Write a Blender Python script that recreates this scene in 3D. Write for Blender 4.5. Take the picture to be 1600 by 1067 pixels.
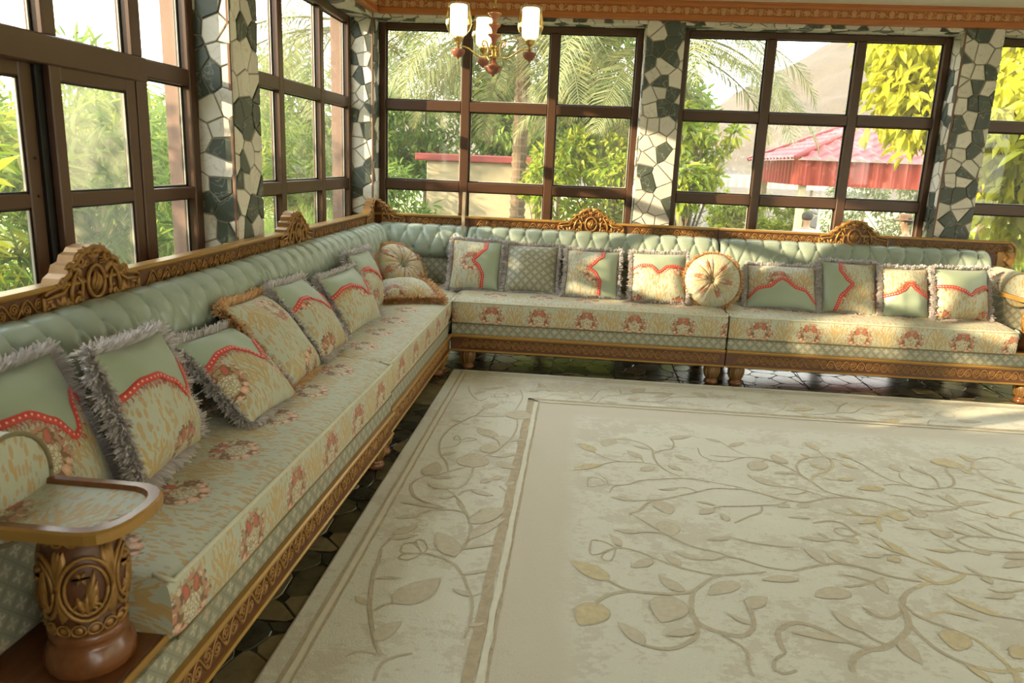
import bpy, bmesh, math, random
import numpy as np
from mathutils import Vector, Matrix, noise as mnoise

for o in list(bpy.data.objects):
    bpy.data.objects.remove(o)
SC = bpy.context.scene
COL = SC.collection
PI = math.pi

# ------------------------------------------------------------------ camera
cam_d = bpy.data.cameras.new('camera')
cam_d.sensor_width = 36.0
cam_d.lens = 1182.985 / 1600.0 * 36.0
cam_d.clip_end = 600
cam = bpy.data.objects.new('camera', cam_d)
COL.objects.link(cam)


def _cam_rot():
    a = np.array([.23135166, .08747092, .05011699])
    t = np.linalg.norm(a); k = a / t
    K = np.array([[0, -k[2], k[1]], [k[2], 0, -k[0]], [-k[1], k[0], 0]])
    R = np.eye(3) + math.sin(t) * K + (1 - math.cos(t)) * K @ K
    R = R @ np.array([[1, 0, 0], [0, 0, -1], [0, 1, 0.]])     # world -> (right, down, forward)
    M = np.array([R[0], -R[1], -R[2]]).T                      # camera axes as columns
    return Matrix(M.tolist())


cam.matrix_world = Matrix.Translation((0, 0, 1.35)) @ _cam_rot().to_4x4()
cam_d.dof.use_dof = True
cam_d.dof.focus_distance = 5.0
cam_d.dof.aperture_fstop = 6.3
SC.camera = cam

# ------------------------------------------------------------------ sky, sun, exposure
SKY = 2.3
world = bpy.data.worlds.new('sky')
SC.world = world
world.use_nodes = True
wn = world.node_tree.nodes; wl = world.node_tree.links
wn.clear()
w_out = wn.new('ShaderNodeOutputWorld'); w_bg = wn.new('ShaderNodeBackground')
w_tc = wn.new('ShaderNodeTexCoord'); w_sep = wn.new('ShaderNodeSeparateXYZ'); w_ramp = wn.new('ShaderNodeValToRGB')
wl.new(w_tc.outputs['Generated'], w_sep.inputs[0]); wl.new(w_sep.outputs['Z'], w_ramp.inputs[0])
w_ramp.color_ramp.elements[0].position = 0.0; w_ramp.color_ramp.elements[0].color = (1.0, .955, .86, 1)
w_ramp.color_ramp.elements[1].position = 0.6; w_ramp.color_ramp.elements[1].color = (.80, .88, .92, 1)
wl.new(w_ramp.outputs[0], w_bg.inputs[0]); w_bg.inputs[1].default_value = SKY
wl.new(w_bg.outputs[0], w_out.inputs[0])

sun_d = bpy.data.lights.new('sun', 'SUN')
sun_d.energy = 5.0
sun_d.angle = math.radians(.8)
sun_d.color = (1.0, .80, .52)
sun = bpy.data.objects.new('sun', sun_d)
COL.objects.link(sun)
sun.rotation_euler = Vector((1.0, .48, -.30)).to_track_quat('-Z', 'Y').to_euler()

vs = SC.view_settings
SC.display_settings.display_device = 'sRGB'
vs.view_transform = 'Standard'; vs.look = 'None'; vs.exposure = 1.66; vs.gamma = 1.0
vs.use_curve_mapping = False
SC.cycles.use_denoising = True
SC.cycles.transparent_max_bounces = 16
SC.cycles.max_bounces = 8
SC.cycles.sample_clamp_indirect = 8

# ------------------------------------------------------------------ mesh helpers


class MB:
    """collects geometry for ONE mesh object"""

    def __init__(s):
        s.v = []; s.f = []; s.m = []; s.uv = []

    def vert(s, p, uv=(0, 0)):
        s.v.append((float(p[0]), float(p[1]), float(p[2]))); s.uv.append(uv)
        return len(s.v) - 1

    def face(s, idx, m=0):
        s.f.append(tuple(idx)); s.m.append(m)

    def box(s, x0, x1, y0, y1, z0, z1, c=.003, m=0):
        lo = (x0, y0, z0); hi = (x1, y1, z1)
        c = min(c, (x1 - x0) * .45, (y1 - y0) * .45, (z1 - z0) * .45)
        ctr = Vector(((x0 + x1) / 2, (y0 + y1) / 2, (z0 + z1) / 2))
        V = {}
        for i in (0, 1):
            for j in (0, 1):
                for k in (0, 1):
                    b = (i, j, k)
                    for a in range(3):
                        p = [0, 0, 0]
                        for q in range(3):
                            e = hi[q] if b[q] else lo[q]
                            if q != a:
                                e += -c if b[q] else c
                            p[q] = e
                        V[(b, a)] = s.vert(p, (p[0] + p[1], p[2] + p[1]))

        def add(idx):
            P = [Vector(s.v[i]) for i in idx]
            n = (P[1] - P[0]).cross(P[2] - P[0])
            mid = sum(P, Vector()) / len(P)
            s.face(idx if n.dot(mid - ctr) > 0 else idx[::-1], m)
        for a in range(3):
            o = [q for q in range(3) if q != a]
            for sd in (0, 1):
                ids = []
                for (p, q) in ((0, 0), (1, 0), (1, 1), (0, 1)):
                    b = [0, 0, 0]; b[a] = sd; b[o[0]] = p; b[o[1]] = q
                    ids.append(V[(tuple(b), a)])
                add(ids)
        for e in range(3):
            o = [q for q in range(3) if q != e]
            for p in (0, 1):
                for q in (0, 1):
                    b = [0, 0, 0]; b[o[0]] = p; b[o[1]] = q
                    b1 = tuple(b); b[e] = 1; b2 = tuple(b)
                    add([V[(b1, o[0])], V[(b1, o[1])], V[(b2, o[1])], V[(b2, o[0])]])
        for i in (0, 1):
            for j in (0, 1):
                for k in (0, 1):
                    add([V[((i, j, k), a)] for a in range(3)])
        return s

    def tube(s, pts, r, seg=6, m=0, caps=True, flat=1.0, up=None):
        pts = [Vector(p) for p in pts]
        n = len(pts)
        rr = r if isinstance(r, (list, tuple)) else [r] * n
        nrm = None; rings = []
        L = 0
        for i, p in enumerate(pts):
            t = (pts[min(i + 1, n - 1)] - pts[max(i - 1, 0)])
            if t.length < 1e-9:
                t = Vector((0, 0, 1))
            t.normalize()
            if nrm is None:
                a = Vector(up) if up else (Vector((0, 0, 1)) if abs(t.z) < .9 else Vector((1, 0, 0)))
                nrm = (a - t * a.dot(t)).normalized()
            else:
                nrm = (nrm - t * nrm.dot(t))
                if nrm.length < 1e-6:
                    nrm = t.orthogonal()
                nrm.normalize()
            b = t.cross(nrm)
            if i:
                L += (p - pts[i - 1]).length
            ring = []
            for k in range(seg):
                a = 2 * PI * k / seg
                q = p + nrm * (math.cos(a) * rr[i] * flat) + b * (math.sin(a) * rr[i])
                ring.append(s.vert(q, (L, k / seg * .05)))
            rings.append(ring)
        for i in range(n - 1):
            for k in range(seg):
                k2 = (k + 1) % seg
                s.face((rings[i][k], rings[i][k2], rings[i + 1][k2], rings[i + 1][k]), m)
        if caps:
            s.face(rings[0][::-1], m); s.face(rings[-1], m)
        return s

    def lathe(s, prof, seg=24, c=(0, 0, 0), m=0, sx=1, sy=1, caps=True):
        rings = []
        for r, z in prof:
            rings.append([s.vert((c[0] + r * sx * math.cos(2 * PI * k / seg), c[1] + r * sy * math.sin(2 * PI * k / seg), c[2] + z), (k / seg, z)) for k in range(seg)])
        for i in range(len(prof) - 1):
            for k in range(seg):
                k2 = (k + 1) % seg
                s.face((rings[i][k], rings[i][k2], rings[i + 1][k2], rings[i + 1][k]), m)
        if caps:
            s.face(rings[0][::-1], m); s.face(rings[-1], m)
        return s

    def grid(s, fn, nu, nv, m=0, flip=False, mat=None):
        """fn(i/nu, j/nv) -> (point, uv)"""
        ids = []
        for j in range(nv + 1):
            row = []
            for i in range(nu + 1):
                p, uv = fn(i / nu, j / nv)
                row.append(s.vert(p, uv))
            ids.append(row)
        for j in range(nv):
            for i in range(nu):
                q = (ids[j][i], ids[j][i + 1], ids[j + 1][i + 1], ids[j + 1][i])
                mm = mat((i + .5) / nu, (j + .5) / nv) if mat else m
                s.face(q[::-1] if flip else q, mm)
        return ids

    def prism(s, poly, z0, z1, ch=0.0, axes=None, m=0):
        """poly: 2D ccw outline, extruded from z0 to z1 along the third axis; axes maps (a,b,c) to a point"""
        ax = axes or (lambda a, b, c: (a, b, c))
        n = len(poly)
        cx = sum(p[0] for p in poly) / n; cy = sum(p[1] for p in poly) / n
        lo = [s.vert(ax(p[0], p[1], z0), (p[0], p[1])) for p in poly]
        if ch > 0:
            mid = [s.vert(ax(p[0], p[1], z1 - ch), (p[0], p[1])) for p in poly]
            top = []
            for p in poly:
                d = math.hypot(p[0] - cx, p[1] - cy) + 1e-9
                k = max(0, 1 - ch * 1.3 / d)
                top.append(s.vert(ax(cx + (p[0] - cx) * k, cy + (p[1] - cy) * k, z1), (p[0], p[1])))
            rings = [lo, mid, top]
        else:
            rings = [lo, [s.vert(ax(p[0], p[1], z1), (p[0], p[1])) for p in poly]]
        for a, b in zip(rings[:-1], rings[1:]):
            for i in range(n):
                j = (i + 1) % n
                s.face((a[i], a[j], b[j], b[i]), m)
        s.face(rings[-1], m); s.face(lo[::-1], m)
        return s

    def mesh(s, name, mats, smooth=False):
        me = bpy.data.meshes.new(name)
        me.from_pydata(s.v, [], s.f)
        for mt in (mats if isinstance(mats, (list, tuple)) else [mats]):
            me.materials.append(mt)
        if any(s.m):
            me.polygons.foreach_set('material_index', s.m)
        uvl = me.uv_layers.new(name='UVMap')
        li = np.empty(len(me.loops), np.int32); me.loops.foreach_get('vertex_index', li)
        uvl.data.foreach_set('uv', np.array(s.uv, np.float32)[li].ravel())
        if smooth:
            me.shade_smooth()
        me.update()
        return me

    def build(s, name, mats, parent=None, smooth=False, angle=None):
        me = s.mesh(name, mats, smooth)
        if angle:
            bm = bmesh.new(); bm.from_mesh(me)
            for e in bm.edges:
                if len(e.link_faces) == 2 and e.calc_face_angle(0) > math.radians(angle):
                    e.smooth = False
            bm.to_mesh(me); bm.free()
        return link(name, me, parent)


def link(name, me, parent=None, loc=None, rot=None, sc=None):
    o = bpy.data.objects.new(name, me)
    COL.objects.link(o)
    if parent is not None:
        o.parent = parent
    if loc is not None:
        o.location = loc
    if rot is not None:
        o.rotation_euler = rot
    if sc is not None:
        o.scale = sc
    return o


def tag(o, label=None, cat=None, group=None, kind=None):
    if label: o['label'] = label
    if cat: o['category'] = cat
    if group: o['group'] = group
    if kind: o['kind'] = kind
    return o


def thing(name, label, cat, loc=(0, 0, 0), rz=0, group=None):
    o = bpy.data.objects.new(name, None)
    o.empty_display_size = .1
    COL.objects.link(o); o.location = loc; o.rotation_euler = (0, 0, rz)
    return tag(o, label, cat, group)


def copy_tree(o, parent=None):
    c = o.copy(); COL.objects.link(c)
    if parent is not None:
        c.parent = parent
    for ch in list(o.children):
        copy_tree(ch, c)
    return c


def np_mesh(name, verts, faces, mats, parent=None, uv=None, smooth=False):
    """fast mesh from arrays; faces (n,3) or (n,4)"""
    me = bpy.data.meshes.new(name)
    k = faces.shape[1]; n = len(faces)
    me.vertices.add(len(verts)); me.vertices.foreach_set('co', np.ascontiguousarray(verts, np.float32).ravel())
    me.loops.add(n * k); me.loops.foreach_set('vertex_index', np.ascontiguousarray(faces, np.int32).ravel())
    me.polygons.add(n); me.polygons.foreach_set('loop_start', np.arange(0, n * k, k, dtype=np.int32))
    for mt in (mats if isinstance(mats, (list, tuple)) else [mats]):
        me.materials.append(mt)
    me.update(calc_edges=True); me.validate()
    if smooth:
        me.shade_smooth()
    return link(name, me, parent)


# ------------------------------------------------------------------ shader helpers
class S:
    """scalar/vector socket with arithmetic"""

    def __init__(s, g, sock):
        s.g = g; s.k = sock

    def _b(s, op, o, rev=False):
        return s.g.math(op, o, s) if rev else s.g.math(op, s, o)

    def __add__(s, o): return s._b('ADD', o)
    def __radd__(s, o): return s._b('ADD', o)
    def __sub__(s, o): return s._b('SUBTRACT', o)
    def __rsub__(s, o): return s._b('SUBTRACT', o, True)
    def __mul__(s, o): return s._b('MULTIPLY', o)
    def __rmul__(s, o): return s._b('MULTIPLY', o)
    def __truediv__(s, o): return s._b('DIVIDE', o)
    def abs(s): return s.g.math('ABSOLUTE', s)
    def mod(s, o): return s.g.math('FLOORED_MODULO', s, o)
    def lt(s, o): return s.g.math('LESS_THAN', s, o)
    def gt(s, o): return s.g.math('GREATER_THAN', s, o)
    def max(s, o): return s.g.math('MAXIMUM', s, o)
    def min(s, o): return s.g.math('MINIMUM', s, o)
    def pow(s, o): return s.g.math('POWER', s, o)


class G:
    def __init__(s, name):
        s.mat = bpy.data.materials.new(name)
        s.mat.use_nodes = True
        s.t = s.mat.node_tree
        s.t.nodes.clear()
        s.out = s.t.nodes.new('ShaderNodeOutputMaterial')

    def n(s, typ, **kw):
        nd = s.t.nodes.new(typ)
        for k, v in kw.items():
            if hasattr(nd, k):
                setattr(nd, k, v)
        return nd

    def put(s, sock, v):
        if isinstance(v, S):
            s.t.links.new(v.k, sock)
        elif isinstance(v, (tuple, list)) and len(v) == 3 and sock.type == 'RGBA':
            sock.default_value = (*v, 1)
        else:
            sock.default_value = v

    def math(s, op, a, b=None, clamp=False):
        nd = s.n('ShaderNodeMath', operation=op); nd.use_clamp = clamp
        s.put(nd.inputs[0], a)
        if b is not None:
            s.put(nd.inputs[1], b)
        return S(s, nd.outputs[0])

    def step(s, x, a, b):
        nd = s.n('ShaderNodeMapRange', interpolation_type='SMOOTHSTEP')
        s.put(nd.inputs[0], x); nd.inputs[1].default_value = a; nd.inputs[2].default_value = b
        return S(s, nd.outputs[0])

    def mix(s, f, a, b):
        nd = s.n('ShaderNodeMix', data_type='RGBA')
        s.put(nd.inputs[0], f); s.put(nd.inputs[6], a); s.put(nd.inputs[7], b)
        return S(s, nd.outputs[2])

    def coord(s, which='Object'):
        return S(s, s.n('ShaderNodeTexCoord').outputs[which])

    def xyz(s, v):
        nd = s.n('ShaderNodeSeparateXYZ'); s.put(nd.inputs[0], v)
        return [S(s, o) for o in nd.outputs]

    def vec(s, x, y, z=0.0):
        nd = s.n('ShaderNodeCombineXYZ')
        for i, q in enumerate((x, y, z)):
            s.put(nd.inputs[i], q)
        return S(s, nd.outputs[0])

    def mapping(s, v, loc=(0, 0, 0), rot=(0, 0, 0), sc=(1, 1, 1), typ='POINT'):
        nd = s.n('ShaderNodeMapping', vector_type=typ); s.put(nd.inputs[0], v)
        nd.inputs[1].default_value = loc; nd.inputs[2].default_value = rot; nd.inputs[3].default_value = sc
        return S(s, nd.outputs[0])

    def length(s, v):
        nd = s.n('ShaderNodeVectorMath', operation='LENGTH'); s.put(nd.inputs[0], v)
        return S(s, nd.outputs['Value'])

    def vadd(s, a, b):
        nd = s.n('ShaderNodeVectorMath', operation='ADD'); s.put(nd.inputs[0], a); s.put(nd.inputs[1], b)
        return S(s, nd.outputs[0])

    def vmul(s, a, k):
        nd = s.n('ShaderNodeVectorMath', operation='MULTIPLY'); s.put(nd.inputs[0], a); nd.inputs[1].default_value = k
        return S(s, nd.outputs[0])

    def noise(s, v, scale, detail=2, rough=.5, col=False):
        nd = s.n('ShaderNodeTexNoise'); s.put(nd.inputs['Vector'], v)
        nd.inputs['Scale'].default_value = scale; nd.inputs['Detail'].default_value = detail; nd.inputs['Roughness'].default_value = rough
        return S(s, nd.outputs[1 if col else 0])

    def voronoi(s, v, scale, feature='F1', out='Distance', rand=1.0):
        nd = s.n('ShaderNodeTexVoronoi', feature=feature); s.put(nd.inputs['Vector'], v)
        nd.inputs['Scale'].default_value = scale; nd.inputs['Randomness'].default_value = rand
        return S(s, nd.outputs[out])

    def bump(s, h, strength=.3, dist=.005):
        nd = s.n('ShaderNodeBump'); nd.inputs['Strength'].default_value = strength; nd.inputs['Distance'].default_value = dist
        s.put(nd.inputs['Height'], h)
        return S(s, nd.outputs[0])

    def bsdf(s, col, rough=.5, metal=0.0, bump=None, sheen=0.0, spec=.5, **kw):
        nd = s.n('ShaderNodeBsdfPrincipled')
        s.put(nd.inputs['Base Color'], col); s.put(nd.inputs['Roughness'], rough); s.put(nd.inputs['Metallic'], metal)
        nd.inputs['Specular IOR Level'].default_value = spec
        if sheen:
            nd.inputs['Sheen Weight'].default_value = sheen; nd.inputs['Sheen Roughness'].default_value = .4
        if bump is not None:
            s.put(nd.inputs['Normal'], bump)
        for k, v in kw.items():
            s.put(nd.inputs[k], v)
        return S(s, nd.outputs[0])

    def done(s, sh):
        s.t.links.new(sh.k, s.out.inputs[0])
        return s.mat


MATS = {}


def plain(name, col, rough=.5, metal=0.0, var=.12, scale=12, bump=0.0, sheen=0.0, spec=.5, stretch=(1, 1, 1), dist=.003):
    g = G(name)
    v = g.vmul(g.coord(), stretch)
    nz = g.noise(v, scale, 3)
    lo = tuple(c * (1 - var) for c in col); hi = tuple(min(1, c * (1 + var)) for c in col)
    c = g.mix(nz, lo, hi)
    b = g.bump(g.noise(v, scale * 4, 3), bump, dist) if bump else None
    return g.done(g.bsdf(c, rough, metal, b, sheen, spec))


M = MATS
M['gold'] = plain('antique_gold', (.300, .148, .035), .36, .25, .22, 40, .15)
M['gold_edge'] = plain('gold_moulding', (.38, .21, .052), .30, .3, .15, 10, .05, stretch=(1, 1, 6))
M['carve_dark'] = plain('stained_brown', (.105, .036, .013), .42, 0, .25, 14, .1)
M['walnut'] = plain('polished_walnut', (.175, .062, .021), .22, 0, .3, 9, .05, stretch=(1, 6, 6))
M['frame'] = plain('bronze_aluminium', (.080, .038, .021), .34, .15, .12, 9, .04)
M['rubber'] = plain('black_gasket', (.012, .010, .009), .6)
M['white_seal'] = plain('grey_sealant', (.55, .53, .46), .6)
M['cornice'] = plain('orange_wood', (.44, .140, .032), .38, 0, .2, 7, .05, stretch=(1, 1, 8))
M['rose'] = plain('carved_rose_wood', (.66, .36, .17), .5, 0, .12, 30)
M['ceiling'] = plain('beige_plaster', (.78, .72, .62), .8, 0, .04, 3)
M['plaster'] = plain('outer_plaster', (.21, .12, .085), .85, 0, .15, 8, .3)
M['mortar'] = plain('grey_mortar', (.30, .27, .22), .9, 0, .2, 30, .4)
M['green_satin'] = plain('mint_satin', (.300, .352, .285), .30, 0, .05, 6, .0, sheen=.06)
M['green_plain'] = plain('sage_satin', (.31, .365, .265), .42, 0, .05, 5, .0, sheen=.2)
M['piping'] = plain('cream_piping', (.58, .55, .40), .6, 0, .1, 60)
M['piping_dark'] = plain('olive_piping', (.20, .16, .08), .6, 0, .1, 60)
M['fringe_grey'] = plain('lilac_grey_fringe', (.80, .75, .74), .8, 0, .15, 40)
M['fringe_tan'] = plain('tan_fringe', (.86, .62, .38), .8, 0, .2, 40)
M['brass'] = plain('brass', (.62, .43, .16), .22, .9, .08, 20)
M['terracotta'] = plain('turned_red_wood', (.27, .095, .06), .35, 0, .15, 15)
M['cream_paint'] = plain('cream_paint', (.42, .345, .23), .6, 0, .04, 10)
M['tile_red'] = plain('red_roof_tile', (.33, .055, .055), .5, 0, .15, 6)
M['sheet_red'] = plain('red_corrugated_sheet', (.36, .045, .028), .4, 0, .12, 4)
M['white_sheet'] = plain('white_sheet', (.50, .475, .41), .5, 0, .05, 4)
M['trunk'] = plain('bark', (.17, .115, .07), .9, 0, .35, 18, .6, dist=.02)
M['shirt'] = plain('white_cotton', (.46, .45, .45), .8, 0, .04, 12)
M['shirt_grey'] = plain('pale_grey_cotton', (.34, .33, .33), .8, 0, .05, 12)
M['skin'] = plain('skin', (.38, .22, .14), .5, 0, .05, 12)
M['hair'] = plain('black_hair', (.02, .016, .014), .6, 0, .2, 40)
M['hat'] = plain('brown_felt', (.20, .10, .05), .8, 0, .1, 20)
M['trousers'] = plain('dark_cotton', (.05, .05, .06), .8, 0, .1, 20)
M['boulder'] = plain('pale_boulder', (.50, .42, .32), .85, 0, .25, 6, .4, dist=.01)
M['rug_edge'] = plain('rug_edge', (.60, .56, .46), .95, 0, .1, 60, .3)
M['rug_grey'] = plain('taupe_pile', (.60, .53, .41), .9, 0, .16, 55, .4)
M['rug_gold'] = plain('ochre_pile', (.62, .52, .33), .85, 0, .25, 45, .4)
M['rug_line'] = plain('brown_outline_pile', (.52, .445, .325), .9, 0, .25, 60, .4)
M['foot_brown'] = plain('dark_carved_foot', (.17, .085, .03), .4, .1, .25, 20)
M['rug_band'] = plain('brown_band_pile', (.49, .40, .28), .9, 0, .3, 40, .4)
M['rug_cream'] = plain('cream_band_pile', (.74, .70, .58), .9, 0, .1, 40, .3)
M['underside'] = plain('dark_underside', (.030, .022, .016), .8)


def mat_glass(name, haze=0.0, tint=(.97, .98, .96)):
    g = G(name)
    lw = g.n('ShaderNodeLayerWeight'); lw.inputs[0].default_value = .5
    fac = S(g, lw.outputs['Facing']).pow(5.0) * .85 + .020
    tr = g.n('ShaderNodeBsdfTransparent'); tr.inputs[0].default_value = (*tint, 1)
    gl = g.n('ShaderNodeBsdfGlossy'); gl.inputs['Roughness'].default_value = .015
    m1 = g.n('ShaderNodeMixShader'); g.put(m1.inputs[0], fac)
    g.t.links.new(tr.outputs[0], m1.inputs[1]); g.t.links.new(gl.outputs[0], m1.inputs[2])
    sh = S(g, m1.outputs[0])
    if haze:
        df = g.n('ShaderNodeBsdfTranslucent'); df.inputs[0].default_value = (.85, .82, .72, 1)
        d2 = g.n('ShaderNodeBsdfDiffuse'); d2.inputs[0].default_value = (.8, .78, .70, 1)
        ma = g.n('ShaderNodeMixShader'); ma.inputs[0].default_value = .5
        g.t.links.new(df.outputs[0], ma.inputs[1]); g.t.links.new(d2.outputs[0], ma.inputs[2])
        dust = g.noise(g.coord(), 2.2, 4) * haze * 1.3 + haze * .3
        m2 = g.n('ShaderNodeMixShader'); g.put(m2.inputs[0], dust)
        g.t.links.new(sh.k, m2.inputs[1]); g.t.links.new(ma.outputs[0], m2.inputs[2])
        sh = S(g, m2.outputs[0])
    return g.done(sh)


M['glass'] = mat_glass('window_glass', .028)
M['glass_dusty'] = mat_glass('dusty_sash_glass', .10, (.93, .94, .89))


def mat_shade_glass():
    g = G('amber_glass')
    lw = g.n('ShaderNodeLayerWeight'); lw.inputs[0].default_value = .5
    fac = S(g, lw.outputs['Facing']).pow(2.0) * .65 + .10
    tr = g.n('ShaderNodeBsdfTransparent'); tr.inputs[0].default_value = (.90, .83, .62, 1)
    gl = g.n('ShaderNodeBsdfGlossy'); gl.inputs['Roughness'].default_value = .05; gl.inputs[0].default_value = (1, .96, .82, 1)
    m1 = g.n('ShaderNodeMixShader'); g.put(m1.inputs[0], fac)
    g.t.links.new(tr.outputs[0], m1.inputs[1]); g.t.links.new(gl.outputs[0], m1.inputs[2])
    return g.done(S(g, m1.outputs[0]))


M['amber_glass'] = mat_shade_glass()


def mat_lamp():
    g = G('lit_frosted_glass')
    e = g.n('ShaderNodeEmission'); e.inputs[0].default_value = (1, .97, .88, 1); e.inputs[1].default_value = 3.6
    return g.done(S(g, e.outputs[0]))


M['lamp'] = mat_lamp()


def mat_stone(name, a, b, vein):
    g = G(name)
    v = g.coord()
    oi = g.n('ShaderNodeObjectInfo')
    rnd = S(g, oi.outputs['Random'])
    v2 = g.vadd(v, g.vec(rnd * 7.0, rnd * 3.0, rnd * 5.0))
    n1 = g.noise(v2, 9, 5, .65)
    c = g.mix(n1, a, b)
    vn = g.noise(g.vadd(v2, g.vmul(g.noise(v2, 6, 3, col=True), (.3, .3, .3))), 7, 4)
    ve = 1.0 - g.step((vn - .5).abs(), 0.0, .018)
    c = g.mix(ve * .55, c, vein)
    br = g.math('ADD', rnd * .22, .89)
    hsv = g.n('ShaderNodeHueSaturation'); g.put(hsv.inputs['Value'], br); g.put(hsv.inputs['Color'], c)
    return g.done(g.bsdf(S(g, hsv.outputs[0]), .42, 0, g.bump(g.noise(v2, 30, 4), .25, .004)))


M['stone_white'] = mat_stone('white_marble_chip', (.60, .56, .49), (.72, .68, .61), (.42, .36, .28))
M['stone_green'] = mat_stone('dark_green_marble_chip', (.040, .052, .042), (.085, .100, .080), (.30, .31, .26))


def fabric_uv(g):
    return S(g, g.n('ShaderNodeUVMap').outputs[0])


def mat_brocade():
    g = G('floral_brocade')
    uv = fabric_uv(g)
    wob = g.vmul(g.vadd(g.noise(uv, 62, 3, col=True), (-.5, -.5, -.5)), (.017, .017, 0))
    x, y, _ = g.xyz(g.vadd(uv, wob))
    PX, PY = .305, .275
    a = ((x + PX / 2).mod(PX) - PX / 2).abs()
    b = PX / 2 - a
    vv = (y + PY / 2).mod(PY) - PY / 2
    A = g.vec(a, vv); B = g.vec(b, vv)

    def ell(P, cx, cy, rx, ry, rot=0, edge=None):
        m = g.mapping(P, (cx, cy, 0), (0, 0, math.radians(rot)), (rx, ry, 1), 'TEXTURE')
        return g.length(m)
    ground = g.mix(g.noise(g.vmul(uv, (1, 1, 1)), 14, 3), (.37, .41, .325), (.50, .485, .365))
    # flame-like gold strokes everywhere
    st = g.voronoi(g.vmul(uv, (74, 24, 1)), 1.0)
    flame = st.lt(.38)
    keep = g.noise(uv, 18, 2).gt(.31)
    col = g.mix(flame * keep * .85, ground, (.45, .29, .115))
    st2 = g.voronoi(g.vmul(g.vadd(uv, (.37, .11, 0)), (60, 34, 1)), 1.0)
    col = g.mix(st2.lt(.28) * .7, col, (.40, .27, .15))
    # wheat sprays half way between the medallions
    for cx, cy, rx, ry, rot in ((0, -.01, .0055, .060, 0), (.015, .015, .0042, .040, -18), (.032, .032, .0042, .030, -34), (.017, -.04, .0038, .028, -25), (.041, -.012, .0038, .030, -42), (.053, .035, .0036, .018, -20), (.009, .062, .0036, .018, -10), (.030, -.005, .0036, .030, -30), (.050, -.040, .0034, .024, -48), (.060, .010, .0034, .022, -45), (.026, .060, .0034, .016, -22)):
        col = g.mix(ell(B, cx, cy, rx, ry, rot).lt(1.0), col, (.46, .315, .125))
    # medallion: cream disc, lattice, leaves, flowers, red tulips, pink roses
    col = g.mix(ell(A, 0, 0, .066, .064).lt(1.0) * .9, col, (.61, .57, .43))
    lat = g.voronoi(uv, 95, 'DISTANCE_TO_EDGE').lt(.10)
    col = g.mix(ell(A, 0, -.008, .036, .037).lt(1.0) * lat * .85, col, (.30, .19, .09))
    ring = (ell(A, 0, -.008, .038, .039) - 1.0).abs().lt(.11)
    col = g.mix(ring, col, (.36, .24, .12))
    # wreath: a ragged garland of small blossoms and leaves round the lattice
    vc = g.n('ShaderNodeTexVoronoi'); g.put(vc.inputs['Vector'], g.vmul(g.vec(a, y, 0.0), (1, 1, 1))); vc.inputs['Scale'].default_value = 88
    h1, h2, h3 = g.xyz(S(g, vc.outputs['Color']))
    ragged = ell(A, 0, 0, .077, .072) + (g.noise(uv, 95, 2) - .5) * .75
    wr = ragged.lt(1.0) * ell(A, 0, -.008, .036, .037).gt(1.0)
    wc = g.mix(h1.gt(.30), (.19, .10, .05), (.36, .28, .155))
    wc = g.mix(h1.gt(.55), wc, (.45, .215, .135))
    wc = g.mix(h1.gt(.78), wc, (.54, .47, .33))
    col = g.mix(wr, col, wc)
    for cx, cy, r in ((.030, -.048, .0145), (.050, -.030, .009), (.0, -.062, .008)):
        d = ell(A, cx, cy, r, r)
        col = g.mix(d.lt(1.0), col, (.66, .37, .25))
        col = g.mix(d.lt(.5), col, (.72, .48, .36))
    col = g.mix(ell(A, .021, .043, .0125, .022, -10).lt(1.0), col, (.24, .12, .06))
    col = g.mix(ell(A, .021, .043, .0085, .0165, -10).lt(1.0), col, (.50, .12, .075))
    rel = g.noise(g.vmul(uv, (120, 60, 1)), 1.0, 3) + flame * .5
    return g.done(g.bsdf(col, .55, 0, g.bump(rel, .45, .004), .15))


def mat_diaper():
    g = G('diamond_lattice_brocade')
    uv = fabric_uv(g)
    r = g.mapping(uv, (0, 0, 0), (0, 0, PI / 4), (1, 1, 1))
    x, y, _ = g.xyz(r)
    P = .042
    fx = (x / P).mod(1.0) - .5; fy = (y / P).mod(1.0) - .5
    ix = g.math('FLOOR', x / P); iy = g.math('FLOOR', y / P)
    wn_ = g.n('ShaderNodeTexWhiteNoise', noise_dimensions='2D'); g.put(wn_.inputs['Vector'], g.vec(ix, iy))
    rnd = S(g, wn_.outputs[0])
    par = (ix + iy).mod(2.0).lt(.5)
    col = g.mix(g.noise(uv, 160, 2), (.245, .238, .172), (.305, .295, .212))
    ln_ = fx.abs().max(fy.abs())
    line = ln_.gt(.435).max((ln_ - .370).abs().lt(.020))
    col = g.mix(line * .70, col, (.165, .165, .118))
    d = g.length(g.vec(fx, fy))
    petal = d.lt(.36) * (fx.abs() - fy.abs()).abs().lt(.10) * d.gt(.07)
    fl = g.mix(rnd.gt(.72), (.45, .41, .30), (.46, .34, .23))
    col = g.mix(petal * par, col, fl)
    col = g.mix(petal * (1.0 - par), col, (.40, .365, .265))
    col = g.mix(d.lt(.07), col, (.42, .28, .17))
    return g.done(g.bsdf(col, .5, 0, g.bump(d, .3, .003), .1))


M['brocade'] = mat_brocade()
M['diaper'] = mat_diaper()


def mat_ribbon():
    g = G('red_ribbon')
    x, y, _ = g.xyz(fabric_uv(g))
    fx = (x / .016).mod(1.0) - .5
    d = g.length(g.vec(fx * .016, y))
    col = g.mix(g.noise(g.coord(), 200, 2), (.44, .030, .022), (.62, .065, .045))
    col = g.mix(d.lt(.0030), col, (.78, .48, .33))
    return g.done(g.bsdf(col, .55, 0, g.bump(d.lt(.0034), .5, .002), .2))


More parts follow.
